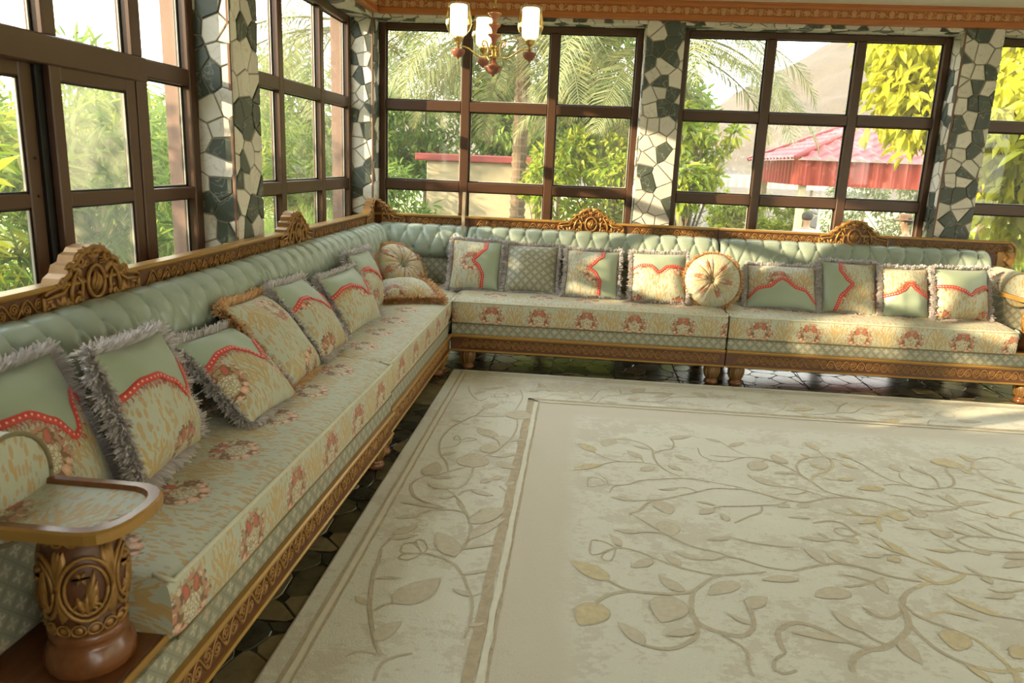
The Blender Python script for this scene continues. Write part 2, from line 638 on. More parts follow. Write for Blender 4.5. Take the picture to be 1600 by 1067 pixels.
M['ribbon'] = mat_ribbon()
M['ribbon_red'] = plain('red_tassel', (.50, .05, .04), .7, 0, .2, 60)


def mat_rug():
    g = G('distressed_rug_pile')
    v = g.coord()
    x, y, _ = g.xyz(v)
    fine = g.noise(v, 220, 2)
    n1 = g.noise(v, 7, 6, .72); n2 = g.noise(g.vmul(v, (1, 1.6, 1)), 28, 4, .7); n3 = g.noise(v, 2.1, 3)
    cream = (.725, .70, .605); tan = (.565, .495, .39); beige = (.65, .585, .48)
    # plain beige margin just inside the inner border, fading to cream towards the middle
    wob = (g.noise(v, 3.0, 2) - .5) * .10
    inx = g.step(x + wob, -.02, .09); iny = 1.0 - g.step(y + wob, 3.90, 4.02)
    inner = inx * iny
    fld = g.step(x, -.20, -.19) * (1.0 - g.step(y, 4.17, 4.18))
    base = g.mix(inner, beige, cream)
    base = g.mix(fld, cream, base)
    worn = g.step(n1 + (n2 - .5) * .8 + (n3 - .5) * .8, .50, .60)
    worn = worn * g.math('MAXIMUM', inner, 1.0 - fld)
    # worn rectangle edges of the central field
    ex = (x - .06).abs(); ey = (y - 3.95).abs()
    edge = (1.0 - g.step(ex.min(ey), .0, .09)) * g.step(n2, .50, .58) * inner
    c = g.mix(worn.max(edge) * .58, base, tan)
    c = g.mix(fine * .22, c, (.50, .45, .35))
    return g.done(g.bsdf(c, .95, 0, g.bump(fine + n2 * .6, .5, .004), .2))


M['rug'] = mat_rug()


def mat_floor_tile(name, a, b, dark):
    g = G(name)
    v = g.coord()
    oi = S(g, g.n('ShaderNodeObjectInfo').outputs['Random'])
    v2 = g.vadd(v, g.vec(oi * 5.0, oi * 3.0, 0.0))
    n = g.noise(v2, 8, 5, .65)
    c = g.mix(g.step(n, .38, .62), a, b)
    c = g.mix(g.step(g.noise(v2, 22, 4), .55, .72) * .6, c, dark)
    return g.done(g.bsdf(c, .27, 0, g.bump(n, .2, .006), spec=.5))


M['tile_body'] = mat_floor_tile('tile_joint', (.045, .038, .025), (.065, .055, .036), (.03, .025, .018))
M['flag_olive'] = mat_floor_tile('olive_flagstone_glaze', (.085, .072, .036), (.125, .105, .058), (.045, .038, .022))
M['flag_tan'] = mat_floor_tile('tan_flagstone_glaze', (.22, .165, .085), (.28, .215, .12), (.17, .125, .07))
M['flag_dark'] = mat_floor_tile('dark_flagstone_glaze', (.050, .046, .030), (.085, .075, .050), (.028, .025, .018))


def mat_leaf(name, c1, c2, trans=.45):
    g = G(name)
    ge = g.n('ShaderNodeNewGeometry')
    r = S(g, ge.outputs['Random Per Island'])
    c = g.mix(r, c1, c2)
    df = g.bsdf(c, .45, spec=.35)
    tl = g.n('ShaderNodeBsdfTranslucent'); g.put(tl.inputs[0], g.mix(r, tuple(min(1, q * 1.25) for q in c1), tuple(min(1, q * 1.35) for q in c2)))
    mx = g.n('ShaderNodeMixShader'); mx.inputs[0].default_value = trans
    g.t.links.new(df.k, mx.inputs[1]); g.t.links.new(tl.outputs[0], mx.inputs[2])
    return g.done(S(g, mx.outputs[0]))


M['leaf_yellow'] = mat_leaf('yellow_green_leaf', (.36, .37, .018), (.54, .49, .04))
M['leaf_lime'] = mat_leaf('lime_leaf', (.17, .27, .022), (.40, .41, .05))
M['leaf_green'] = mat_leaf('green_leaf', (.085, .165, .028), (.24, .31, .055))
M['leaf_grey'] = mat_leaf('grey_green_leaf', (.13, .155, .065), (.24, .255, .115))
M['leaf_palm'] = mat_leaf('palm_leaflet', (.12, .145, .05), (.30, .285, .12), .35)
M['grass'] = mat_leaf('grass_blade', (.15, .26, .033), (.38, .41, .08))


def mat_yarn(name, c1, c2):
    g = G(name)
    ge = g.n('ShaderNodeNewGeometry')
    c = g.mix(S(g, ge.outputs['Random Per Island']), c1, c2)
    df = g.bsdf(c, .85, spec=.2)
    tl = g.n('ShaderNodeBsdfTranslucent'); g.put(tl.inputs[0], c)
    mx = g.n('ShaderNodeMixShader'); mx.inputs[0].default_value = .5
    g.t.links.new(df.k, mx.inputs[1]); g.t.links.new(tl.outputs[0], mx.inputs[2])
    return g.done(S(g, mx.outputs[0]))


M['fringe_grey'] = mat_yarn('lilac_grey_fringe', (.68, .63, .62), (.90, .85, .84))
M['fringe_tan'] = mat_yarn('tan_fringe', (.74, .48, .25), (.95, .72, .46))


def mat_hill():
    g = G('desert_hill')
    v = g.coord()
    n = g.noise(v, .16, 8, .72); n2 = g.noise(v, .55, 6, .75)
    c = g.mix(n, (.050, .036, .024), (.135, .102, .070))
    c = g.mix(g.step(n2, .58, .70) * .5, c, (.06, .053, .032))
    return g.done(g.bsdf(c, .95, 0, g.bump(n2, .8, .6)))


def mat_ground():
    g = G('garden_ground')
    v = g.coord()
    n = g.noise(v, .5, 6, .6)
    c = g.mix(g.step(n, .4, .6), (.16, .20, .06), (.34, .27, .15))
    return g.done(g.bsdf(c, .95, 0, g.bump(g.noise(v, 20, 4), .5, .03)))


def mat_wallstone():
    g = G('rubble_wall')
    v = g.coord()
    e = g.voronoi(v, 4.2, 'DISTANCE_TO_EDGE')
    vc = g.n('ShaderNodeTexVoronoi'); g.put(vc.inputs['Vector'], v); vc.inputs['Scale'].default_value = 4.2
    h, s_, l_ = g.xyz(S(g, vc.outputs['Color']))
    c = g.mix(h, (.20, .21, .21), (.44, .41, .36))
    c = g.mix(g.step(e, .02, .07), (.52, .47, .38), c)
    return g.done(g.bsdf(c, .9, 0, g.bump(g.step(e, 0.0, .12), .8, .04)))


M['hill'] = mat_hill(); M['ground'] = mat_ground(); M['rubble'] = mat_wallstone()

# ------------------------------------------------------------------ crazy paving helper
def clip(poly, px, py, nx, ny):
    out = []
    for i in range(len(poly)):
        a = poly[i]; b = poly[(i + 1) % len(poly)]
        da = (a[0] - px) * nx + (a[1] - py) * ny; db = (b[0] - px) * nx + (b[1] - py) * ny
        if da <= 0:
            out.append(a)
        if (da < 0 < db) or (db < 0 < da):
            t = da / (da - db)
            out.append((a[0] + (b[0] - a[0]) * t, a[1] + (b[1] - a[1]) * t))
    return out


def paving(w, h, cw, chh, rng, gap, jit=.42):
    """irregular stone outlines that tile a w x h rectangle"""
    nx = max(1, round(w / cw)); ny = max(1, round(h / chh))
    cw = w / nx; chh = h / ny
    seeds = []
    for j in range(-1, ny + 1):
        for i in range(-1, nx + 1):
            ox = .5 if j % 2 else 0
            seeds.append(((i + .5 + ox * .9 - .22 + rng.uniform(-jit, jit)) * cw, (j + .5 + rng.uniform(-jit, jit)) * chh))
    res = []
    for k, s in enumerate(seeds):
        poly = [(0, 0), (w, 0), (w, h), (0, h)]
        for q, t in enumerate(seeds):
            if q == k or abs(t[0] - s[0]) > cw * 3.2 or abs(t[1] - s[1]) > chh * 3.2:
                continue
            dx = t[0] - s[0]; dy = t[1] - s[1]; L = math.hypot(dx, dy)
            poly = clip(poly, (s[0] + t[0]) / 2 - dx / L * gap / 2, (s[1] + t[1]) / 2 - dy / L * gap / 2, dx / L, dy / L)
            if len(poly) < 3:
                break
        if len(poly) >= 3:
            area = abs(sum(poly[i][0] * poly[(i + 1) % len(poly)][1] - poly[(i + 1) % len(poly)][0] * poly[i][1] for i in range(len(poly)))) / 2
            if area > .0004:
                # drop points that nearly coincide
                pp = [poly[0]]
                for p in poly[1:]:
                    if math.hypot(p[0] - pp[-1][0], p[1] - pp[-1][1]) > .006:
                        pp.append(p)
                if len(pp) >= 3:
                    res.append((s, pp))
    return res


rng = random.Random(11)


def clad(parent, w, h, origin, au, av, an, dark=.42, cw=.094, chh=.108, thick=.007):
    """stones on a wall face: origin + u*au + v*av, proud along an"""
    au, av, an, origin = map(Vector, (au, av, an, origin))
    sgn = au.cross(av).dot(an)
    last = 0
    st = paving(w, h, cw, chh, rng, .0065)
    for s, poly in st:
        t = thick + rng.uniform(-.002, .002)
        mb = MB()
        c = Vector((sum(p[0] for p in poly) / len(poly), sum(p[1] for p in poly) / len(poly), 0))
        loc = origin + au * c.x + av * c.y
        pl = [(p[0] - c.x, p[1] - c.y) for p in poly]
        A = sum(pl[i][0] * pl[(i + 1) % len(pl)][1] - pl[(i + 1) % len(pl)][0] * pl[i][1] for i in range(len(pl)))
        if (A > 0) != (sgn > 0):
            pl = pl[::-1]
        mb.prism(pl, 0, t, .0025, axes=lambda a, b, d: au * a + av * b + an * d)
        isd = rng.random() < (dark if last == 0 else dark * .8)
        last = 1 if isd else 0
        o = mb.build('stone', M['stone_green'] if isd else M['stone_white'], parent)
        o.location = loc
    return len(st)


# ------------------------------------------------------------------ room
CEIL = 2.455
RX0, RX1, RY0, RY1 = -1.56, 5.2, -2.2, 5.65
fl = MB().box(-1.85, 5.45, -2.4, 5.95, -.24, -.012, .002).build('floor', M['tile_body']); tag(fl, kind='structure')
ce = MB().box(-1.85, 5.45, -2.4, 5.95, CEIL, CEIL + .18, .002).build('ceiling', M['ceiling']); tag(ce, kind='structure')

# glazed floor tiles, each with the flagstones of its relief
TS = .417


def tile_mesh(seed):
    r = random.Random(seed)
    mb = MB(); h = TS / 2 - .002
    mb.box(-h, h, -h, h, -.012, -.004, .002, 0)
    for s, poly in paving(2 * h - .004, 2 * h - .004, .17, .14, r, .004, .40):
        pl = [(p[0] - h + .002, p[1] - h + .002) for p in poly]
        A = sum(pl[i][0] * pl[(i + 1) % len(pl)][1] - pl[(i + 1) % len(pl)][0] * pl[i][1] for i in range(len(pl)))
        if A < 0: pl = pl[::-1]
        # round the corners a little
        rd = []
        for i in range(len(pl)):
            a, b, c = pl[i - 1], pl[i], pl[(i + 1) % len(pl)]
            rd.append((b[0] * .82 + a[0] * .18, b[1] * .82 + a[1] * .18)); rd.append((b[0] * .82 + c[0] * .18, b[1] * .82 + c[1] * .18))
        mb.prism(rd, -.004, 0.0, .002, m=r.choice((1, 1, 1, 2, 3, 3)))
    return mb.mesh('tile', [M['tile_body'], M['flag_olive'], M['flag_tan'], M['flag_dark']])


TM = [tile_mesh(s) for s in (1, 2, 3, 4, 5)]
for i in range(-5, 12):
    for j in range(0, 15):
        cx = -.133 + (i + .5) * TS; cy = -.16 + (j + .5) * TS
        if cx < -1.75 or cx > 4.6 or cy > 5.85 or cy < .4:
            continue
        if -.55 < cx < 3.2 and cy < 4.5:        # under the rug
            continue
        o = link('tile', TM[rng.randrange(5)], fl, (cx, cy, 0), (0, 0, rng.randrange(4) * PI / 2))

WT = 2.305    # head of the window openings
OUT_L, OUT_B = -1.86, 5.96
wl_ = MB()
wl_.box(OUT_L, -1.567, 3.37, 3.66, -.24, CEIL, .003)                    # pillar between the two left windows
wl_.box(OUT_L, -1.567, -2.4, 1.05, -.24, CEIL, .003)                    # near end, out of the picture
wl_.box(OUT_L, -1.567, 1.05, 3.37, WT + .007, CEIL, .003)
wl_.box(OUT_L, -1.567, 3.66, 5.65, WT + .007, CEIL, .003)
wl_.box(OUT_L, -1.567, 1.05, 3.37, -.24, .06, .003)
wl_.box(OUT_L, -1.567, 3.66, 5.65, -.24, .06, .003)
wall_left = wl_.build('wall_left', M['mortar']); tag(wall_left, kind='structure')
wb_ = MB()
wb_.box(OUT_L, -1.562, 5.657, OUT_B, -.24, CEIL, .003)                  # corner pillar
wb_.box(.379, .641, 5.657, OUT_B, -.24, CEIL, .003)
wb_.box(2.493, 2.738, 5.657, OUT_B, -.24, CEIL, .003)
wb_.box(4.75, 5.45, 5.657, OUT_B, -.24, CEIL, .003)
for a, b in ((-1.562, .379), (.641, 2.493), (2.738, 4.75)):
    wb_.box(a, b, 5.657, OUT_B, WT + .007, CEIL, .003)
    wb_.box(a, b, 5.657, OUT_B, -.24, .06, .003)
wall_back = wb_.build('wall_back', M['mortar']); tag(wall_back, kind='structure')
wf = MB(); wf.box(-1.85, 1.0, -2.4, -2.2, -.24, CEIL, .003); wf.box(5.0, 5.45, -2.4, -2.2, -.24, CEIL, .003); wf.box(1.0, 5.0, -2.4, -2.2, WT, CEIL, .003); wf.box(1.0, 5.0, -2.4, -2.2, -.24, .06, .003)
wf = wf.build('wall_front', M['ceiling']); tag(wf, kind='structure')
wr = MB()
wr.box(5.2, 5.45, -2.2, -1.2, -.24, CEIL); wr.box(5.2, 5.45, 1.6, 1.9, -.24, CEIL); wr.box(5.2, 5.45, -1.2, 1.6, WT, CEIL); wr.box(5.2, 5.45, 1.9, 5.65, WT, CEIL)
wr = wr.build('wall_right', M['ceiling']); tag(wr, kind='structure')
# outside render that shows through the panes on the far jambs
MB().box(OUT_L - .004, -1.785, 3.352, 3.371, -.24, WT, .002).build('outer_jamb', M['plaster'], wall_left)
MB().box(OUT_L - .004, -1.785, 5.632, 5.658, -.24, WT, .002).build('outer_jamb', M['plaster'], wall_back)

Z0 = .72
# left wall pillar: end face towards the camera, face into the room, and the mitre line
clad(wall_left, .205, WT - Z0 + .15, (-1.765, 3.37, Z0), (1, 0, 0), (0, 0, 1), (0, -1, 0), .5)
clad(wall_left, .29, WT - Z0 + .15, (-1.567, 3.37, Z0), (0, 1, 0), (0, 0, 1), (1, 0, 0), .5)
MB().box(-1.575, -1.560, 3.362, 3.374, Z0, CEIL, .003).build('corner_bead', M['plaster'], wall_left)
clad(wall_left, 2.30, .15, (-1.567, 1.07, WT + .003), (0, 1, 0), (0, 0, 1), (1, 0, 0), .45)
clad(wall_left, 1.99, .15, (-1.567, 3.66, WT + .003), (0, 1, 0), (0, 0, 1), (1, 0, 0), .45)
clad(wall_left, 1.97, .15, (-1.567, 3.67, WT + .007), (0, 1, 0), (-1, 0, 0), (0, 0, -1), .45)
clad(wall_left, 2.28, .15, (-1.567, 1.08, WT + .007), (0, 1, 0), (-1, 0, 0), (0, 0, -1), .45)
# back wall
clad(wall_back, .158, WT - Z0, (-1.72, 5.657, Z0), (1, 0, 0), (0, 0, 1), (0, -1, 0), .45, .10)
clad(wall_back, .158, WT - Z0, (-1.562, 5.660, Z0), (0, 1, 0), (0, 0, 1), (1, 0, 0), .4, .10)
clad(wall_back, .262, WT - Z0 + .15, (.379, 5.657, Z0), (1, 0, 0), (0, 0, 1), (0, -1, 0), .42)
clad(wall_back, .158, WT - Z0, (.379, 5.660, Z0), (0, 1, 0), (0, 0, 1), (-1, 0, 0), .4, .10)
clad(wall_back, .245, WT - Z0 + .15, (2.493, 5.657, Z0), (1, 0, 0), (0, 0, 1), (0, -1, 0), .42)
clad(wall_back, .158, WT - Z0, (2.493, 5.660, Z0), (0, 1, 0), (0, 0, 1), (-1, 0, 0), .4, .085)
MB().box(2.484, 2.496, 5.648, 5.660, Z0, WT, .003).build('corner_bead', M['plaster'], wall_back)
MB().box(-1.570, -1.556, 5.648, 5.662, Z0, WT, .003).build('corner_bead', M['plaster'], wall_back)
for a, b in ((-1.555, .379), (.641, 2.493), (2.738, 4.6)):
    clad(wall_back, b - a, .15, (a, 5.657, WT + .003), (1, 0, 0), (0, 0, 1), (0, -1, 0), .3, .12, .075)
    clad(wall_back, b - a - .02, .15, (a + .01, 5.660, WT + .007), (1, 0, 0), (0, 1, 0), (0, 0, -1), .3, .14, .05)

# ------------------------------------------------------------------ windows


def bar(parent, name, ax, a0, a1, b0, b1, d0, d1, c=.005, m='frame', seal=True):
    """ax 'x': window in the back wall (a = x, depth = +y); ax 'y': window in the left wall (a = y, depth = -x)"""
    mb = MB()
    if ax == 'x':
        mb.box(a0, a1, d0, d1, b0, b1, c)
    else:
        mb.box(-d1, -d0, a0, a1, b0, b1, c)
    return mb.build(name, M[m], parent)


def window(n, ax, a0, a1, d, mull, trans, fw=.045, z0=.06, z1=WT, glass='glass', mw=.064, tw=.072, dep=.062):
    w = thing('window_%d' % n, None, None); tag(w, kind='structure')
    bar(w, 'frame', ax, a0, a0 + fw, z0, z1, d, d + dep)
    bar(w, 'frame', ax, a1 - fw, a1, z0, z1, d, d + dep)
    bar(w, 'frame', ax, a0 + fw, a1 - fw, z1 - .044, z1, d, d + dep)
    bar(w, 'frame', ax, a0 + fw, a1 - fw, z0, z0 + .05, d, d + dep)
    xs = [a0 + fw] + [q for m_ in mull for q in (m_ - mw / 2, m_ + mw / 2)] + [a1 - fw]
    zs = [z0 + .05] + [q for t in trans for q in (t - tw / 2, t + tw / 2)] + [z1 - .044]
    for m_ in mull:
        bar(w, 'mullion', ax, m_ - mw / 2, m_ + mw / 2, z0 + .05, z1 - .044, d, d + dep)
    for k in range(0, len(xs), 2):
        for t in trans:
            bar(w, 'transom', ax, xs[k], xs[k + 1], t - tw / 2, t + tw / 2, d + .002, d + dep - .004)
        for q in range(0, len(zs), 2):
            x0, x1, zz0, zz1 = xs[k], xs[k + 1], zs[q], zs[q + 1]
            mb = MB()
            gq = d + dep - .014
            for (p0, p1, r0, r1, mm) in ((x0, x1, zz0, zz0 + .007, 0), (x0, x1, zz1 - .007, zz1, 0), (x0, x0 + .007, zz0, zz1, 0), (x1 - .007, x1, zz0, zz1, 0)):
                if ax == 'x': mb.box(p0, p1, gq - .012, gq - .004, r0, r1, .001, mm)
                else: mb.box(-(gq - .004), -(gq - .012), p0, p1, r0, r1, .001, mm)
            for (p0, p1, r0, r1) in ((x0 + .007, x1 - .007, zz0 + .007, zz0 + .011), (x0 + .007, x0 + .0105, zz0 + .011, zz1 - .007), (x1 - .0105, x1 - .007, zz0 + .011, zz1 - .007)):
                if ax == 'x': mb.box(p0, p1, gq - .009, gq - .004, r0, r1, .001, 1)
                else: mb.box(-(gq - .004), -(gq - .009), p0, p1, r0, r1, .001, 1)
            fr = mb.build('glazing_bead', [M['rubber'], M['white_seal']], w)
            bar(fr, 'pane', ax, x0, x1, zz0, zz1, gq, gq + .004, .0005, glass)
    return w


window(2, 'y', 3.66, 5.645, 1.72, (4.345, 5.035), (.60, 1.148, 1.722))
window(3, 'x', -1.555, .372, 5.82, (-.905, -.262), (.58, 1.146, 1.731))
window(4, 'x', .648, 2.486, 5.82, (1.271, 1.886), (.58, 1.140, 1.727))
window(5, 'x', 2.745, 4.75, 5.82, (3.42, 4.08), (.58, 1.146, 1.720))
window(6, 'y', -1.2, 1.6, -5.26, (-.25, .7), (1.15, 1.72))
window(8, 'x', 1.0, 5.0, -2.34, (2.0, 3.0, 4.0), (1.15, 1.72))  # unseen opening behind the camera, added to let more sky light in
window(7, 'y', 1.9, 5.6, -5.26, (3.1, 4.4), (1.15, 1.72))

# window_1, the near left one, with its sliding sash
w1 = thing('window_1', None, None); tag(w1, kind='structure')
D1 = 1.72
bar(w1, 'frame', 'y', 3.305, 3.37, .06, WT, D1, D1 + .062)
bar(w1, 'frame', 'y', 1.06, 1.11, .06, WT, D1, D1 + .062)
bar(w1, 'frame', 'y', 1.11, 3.305, WT - .044, WT, D1, D1 + .062)
bar(w1, 'frame', 'y', 1.11, 3.305, .06, .11, D1, D1 + .062)
bar(w1, 'mullion', 'y', 2.880, 2.952, .11, 1.596, D1 - .012, D1 + .062)
bar(w1, 'mullion', 'y', 2.885, 2.952, 1.682, WT - .044, D1, D1 + .062)
bar(w1, 'mullion', 'y', 2.398, 2.462, 1.682, WT - .044, D1, D1 + .062)
bar(w1, 'mullion', 'y', 1.60, 1.664, .11, WT - .044, D1, D1 + .062)
bar(w1, 'transom', 'y', 1.11, 2.952, 1.590, 1.682, D1 - .016, D1 + .062)
bar(w1, 'transom', 'y', 2.952, 3.305, 1.612, 1.680, D1, D1 + .062)
bar(w1, 'transom', 'y', 2.952, 3.305, 1.134, 1.184, D1, D1 + .062)
bar(w1, 'transom', 'y', 2.952, 3.305, .58, .63, D1, D1 + .062)
for a0, a1, b0, b1 in ((1.664, 2.398, 1.682, WT - .044), (2.462, 2.885, 1.682, WT - .044), (2.952, 3.305, 1.68, WT - .044), (2.952, 3.305, 1.184, 1.612), (2.952, 3.305, .63, 1.134), (2.952, 3.305, .11, .58), (1.11, 1.6, .11, 1.59), (1.11, 1.6, 1.682, WT - .044)):
    mb = MB(); gq = D1 + .048
    for (p0, p1, r0, r1, mm, q0) in ((a0, a1, b0, b0 + .007, 0, .012), (a0, a1, b1 - .007, b1, 0, .012), (a0, a0 + .007, b0, b1, 0, .012), (a1 - .007, a1, b0, b1, 0, .012), (a1 - .0105, a1 - .007, b0 + .007, b1 - .007, 1, .009), (a0 + .007, a1 - .0105, b0 + .007, b0 + .0105, 1, .009)):
        mb.box(-(gq - .004), -(gq - q0), p0, p1, r0, r1, .001, mm)
    fr = mb.build('glazing_bead', [M['rubber'], M['white_seal']], w1)
    bar(fr, 'pane', 'y', a0, a1, b0, b1, gq, gq + .004, .0005, 'glass')


def sash(y0, y1, d, glass):
    z0, z1 = .115, 1.594
    s = bar(w1, 'sash', 'y', y0, y0 + .052, z0, z1, d, d + .028, .004)
    bar(s, 'stile', 'y', y1 - .058, y1, z0, z1, d, d + .028, .004)
    bar(s, 'rail', 'y', y0 + .052, y1 - .058, z1 - .048, z1, d, d + .028, .004)
    bar(s, 'rail', 'y', y0 + .052, y1 - .058, z0, z0 + .05, d, d + .028, .004)
    bar(s, 'rail', 'y', y0 + .052, y1 - .058, 1.142, 1.190, d + .002, d + .026, .004)
    bar(s, 'rail', 'y', y0 + .052, y1 - .058, .60, .648, d + .002, d + .026, .004)
    mb = MB(); g0 = d + .012
    for a, b in ((z0 + .05, .60), (.648, 1.142), (1.19, z1 - .048)):
        for (p0, p1, r0, r1, mm) in ((y0 + .052, y1 - .058, a, a + .006, 0), (y0 + .052, y1 - .058, b - .006, b, 0), (y0 + .052, y0 + .058, a, b, 0), (y1 - .064, y1 - .058, a, b, 0), (y1 - .068, y1 - .064, a + .006, b - .006, 1)):
            mb.box(-(g0 + .004), -(g0 - .004), p0, p1, r0, r1, .001, mm)
    mb.build('glazing_bead', [M['rubber'], M['white_seal']], s)
    for a, b in ((z0 + .05, .60), (.648, 1.142), (1.19, z1 - .048)):
        bar(s, 'pane', 'y', y0 + .052, y1 - .058, a, b, g0 + .004, g0 + .008, .0005, glass)
    return s


sash(2.402, 2.878, D1 - .006, 'glass_dusty')          # the sash on the room side
sash(1.668, 2.372, D1 + .034, 'glass')
bar(w1, 'track_or_gap_strip', 'y', 2.374, 2.445, .115, 1.594, D1 + .024, D1 + .060, .002, 'rubber')  # black strip standing in for the shaded gap between the two sashes
bar(w1, 'track_or_gap_strip', 'y', 1.664, 2.88, .06, .113, D1 - .014, D1 + .062, .003)
for z in (1.30, 1.18):
    o = MB().lathe([(.0045, 0), (.0045, .003), (.002, .0045)], 10).build('screw', M['underside'], w1, True)
    o.location = (-1.753, 2.345, z); o.rotation_euler = (0, PI / 2, 0)

# ------------------------------------------------------------------ carved cornice


def cornice_profile():
    return [(0, 2.332), (.052, 2.332), (.056, 2.338), (.056, 2.366), (.048, 2.370), (.048, 2.417), (.056, 2.421), (.060, 2.436), (.066, 2.440), (.066, CEIL), (0, CEIL)]


def ext(mb, prof, a0, a1, axes):
    n = len(prof)
    r0 = [mb.vert(axes(a0, p[0], p[1]), (a0, p[1])) for p in prof]
    r1 = [mb.vert(axes(a1, p[0], p[1]), (a1, p[1])) for p in prof]
    for i in range(n - 1):
        mb.face((r0[i], r1[i], r1[i + 1], r0[i + 1]))
    mb.face(r0); mb.face(r1[::-1])


mb = MB(); ext(mb, cornice_profile(), -1.51, 4.75, lambda a, p, z: (a, 5.652 - p, z))
trim_back = mb.build('trim_1', M['cornice']); tag(trim_back, kind='structure')
mb = MB(); ext(mb, cornice_profile(), 5.60, -2.2, lambda a, p, z: (-1.562 + p, a, z))
trim_left = mb.build('trim_2', M['cornice']); tag(trim_left, kind='structure')


def rose_mesh(flip):
    """one rose with its leaves and S stem; x along the band, z up, y = -out"""
    mb = MB(); s = -1 if flip else 1
    zc = .004 * s
    for r, h in ((.0165, .003), (.0125, .0055), (.008, .0075), (.004, .009)):
        pts = []
        n = 14
        for k in range(n + 1):
            a = 2 * PI * k / n * 1.05
            pts.append((r * (1 + .12 * math.sin(a * 3)) * math.cos(a), -h * .6, zc + r * math.sin(a)))
        mb.tube(pts, .0026, 5)
    mb.lathe([(.017, 0), (.015, .003), (.006, .006)], 12, (0, 0, 0))
    k0 = len(mb.v) - 36
    for i in range(k0, len(mb.v)):
        x, y, z = mb.v[i]; mb.v[i] = (x, -z, y + zc)
    pts = []
    for k in range(15):
        t = k / 14
        pts.append((-.062 + .124 * t, -.002, -s * .019 * math.sin(PI * t) * (1.15) + s * .008))
    mb.tube(pts, [.0012 + .0016 * math.sin(PI * k / 14) for k in range(15)], 5)

    def leaf(x, z, ang, L, W):
        c, sn = math.cos(ang), math.sin(ang)
        P = [(0, 0), (.35 * L, W), (L, 0), (.35 * L, -W)]
        ids = [mb.vert((x + c * a - sn * b, -.001, z + sn * a + c * b)) for a, b in P]
        top = mb.vert((x + c * .4 * L, -.006, z + sn * .4 * L))
        for i in range(4):
            mb.face((ids[(i + 1) % 4], ids[i], top))
    for sx in (-1, 1):
        x = sx * .058
        for a in (20, 75, 130, 200, 260, 320):
            leaf(x, s * .000, math.radians(a) * s, .020, .0065)
        leaf(sx * .026, zc + s * .010, math.radians(35 if sx > 0 else 145), .014, .005)
        leaf(sx * .026, zc - s * .008, math.radians(-35 if sx > 0 else 215), .014, .005)
    return mb.mesh('carved_rose', M['rose'], True)


RM = [rose_mesh(False), rose_mesh(True)]
for k in range(50):
    x = -1.44 + k * .122
    if x < 4.6:
        link('carved_rose', RM[k % 2], trim_back, (x, 5.604, 2.3935), None, (.93, 1.5, 1.22))
for k in range(14):
    y = 5.53 - k * .122
    link('carved_rose', RM[k % 2], trim_left, (-1.514, y, 2.3935), (0, 0, PI / 2), (.93, 1.5, 1.22))

# ------------------------------------------------------------------ sofas (local frame: x along the front, y = depth towards the wall, z up)
SD = .70           # front of seat to the carved top rail
ST = .462          # seat height at the piping


def lens(mb, base, tip, w, h, y, m=0, n=5):
    """a carved leaf in the x-z plane, standing proud towards -y"""
    bx, bz = base; tx, tz = tip
    dx, dz = tx - bx, tz - bz; L = math.hypot(dx, dz); ux, uz = dx / L, dz / L; px, pz = -uz, ux
    l, r, c = [], [], []
    for i in range(n + 1):
        t = i / n; k = math.sin(PI * (t ** .8)) * w
        x, z = bx + dx * t, bz + dz * t
        l.append(mb.vert((x + px * k, y, z + pz * k))); r.append(mb.vert((x - px * k, y, z - pz * k)))
        c.append(mb.vert((x, y - h * (math.sin(PI * t) * .8 + .2), z)))
    for i in range(n):
        mb.face((l[i], l[i + 1], c[i + 1], c[i]), m); mb.face((c[i], c[i + 1], r[i + 1], r[i]), m)


def spiral(mb, cx, cz, r0, turns, a0, sgn, y, rad, seg=5, m=0, n=16, r1=.12):
    pts = []; rr = []
    for i in range(n + 1):
        t = i / n; r = r0 * (1 - t * (1 - r1)); a = a0 + sgn * 2 * PI * turns * t
        pts.append((cx + r * math.cos(a), y - rad * (.3 + .5 * t), cz + r * math.sin(a))); rr.append(rad * (1 - .25 * t))
    mb.tube(pts, rr, seg, m)


def scroll_mesh(P, amp, r0):
    """one repeat of the running-vine carving: an upper and a lower rosette joined by an S stem"""
    mb = MB()
    n = 14
    pts = [(-P / 2 + P * i / n, -.002, amp * 1.75 * math.cos(2 * PI * i / n + .0)) for i in range(n + 1)]
    pts = [(p[0] + P * .02, p[1], -p[2]) for p in pts]
    mb.tube(pts, .0034, 5, caps=False)
    spiral(mb, 0, -amp * .35, r0, 1.9, PI * .9, 1, 0, .0034)
    spiral(mb, -P / 2 + P * .999, amp * .35, r0, 1.9, -PI * .1, 1, 0, .0034)
    for cx, s in ((0, 1), (P / 2, -1)):
        for a in (-28, 0, 28):
            b = math.radians(90 * s + a)
            lens(mb, (cx + .2 * r0 * math.cos(b), s * amp * .9 + .2 * r0 * math.sin(b)), (cx + .016 * math.cos(b), s * amp * .9 + .016 * math.sin(b)), .0035, .003, 0, 0, 3)
    return mb.mesh('scroll_carving', M['gold'], True)


SCROLL_BASE = scroll_mesh(.092, .0150, .0205)
SCROLL_TOP = scroll_mesh(.094, .0130, .0180)


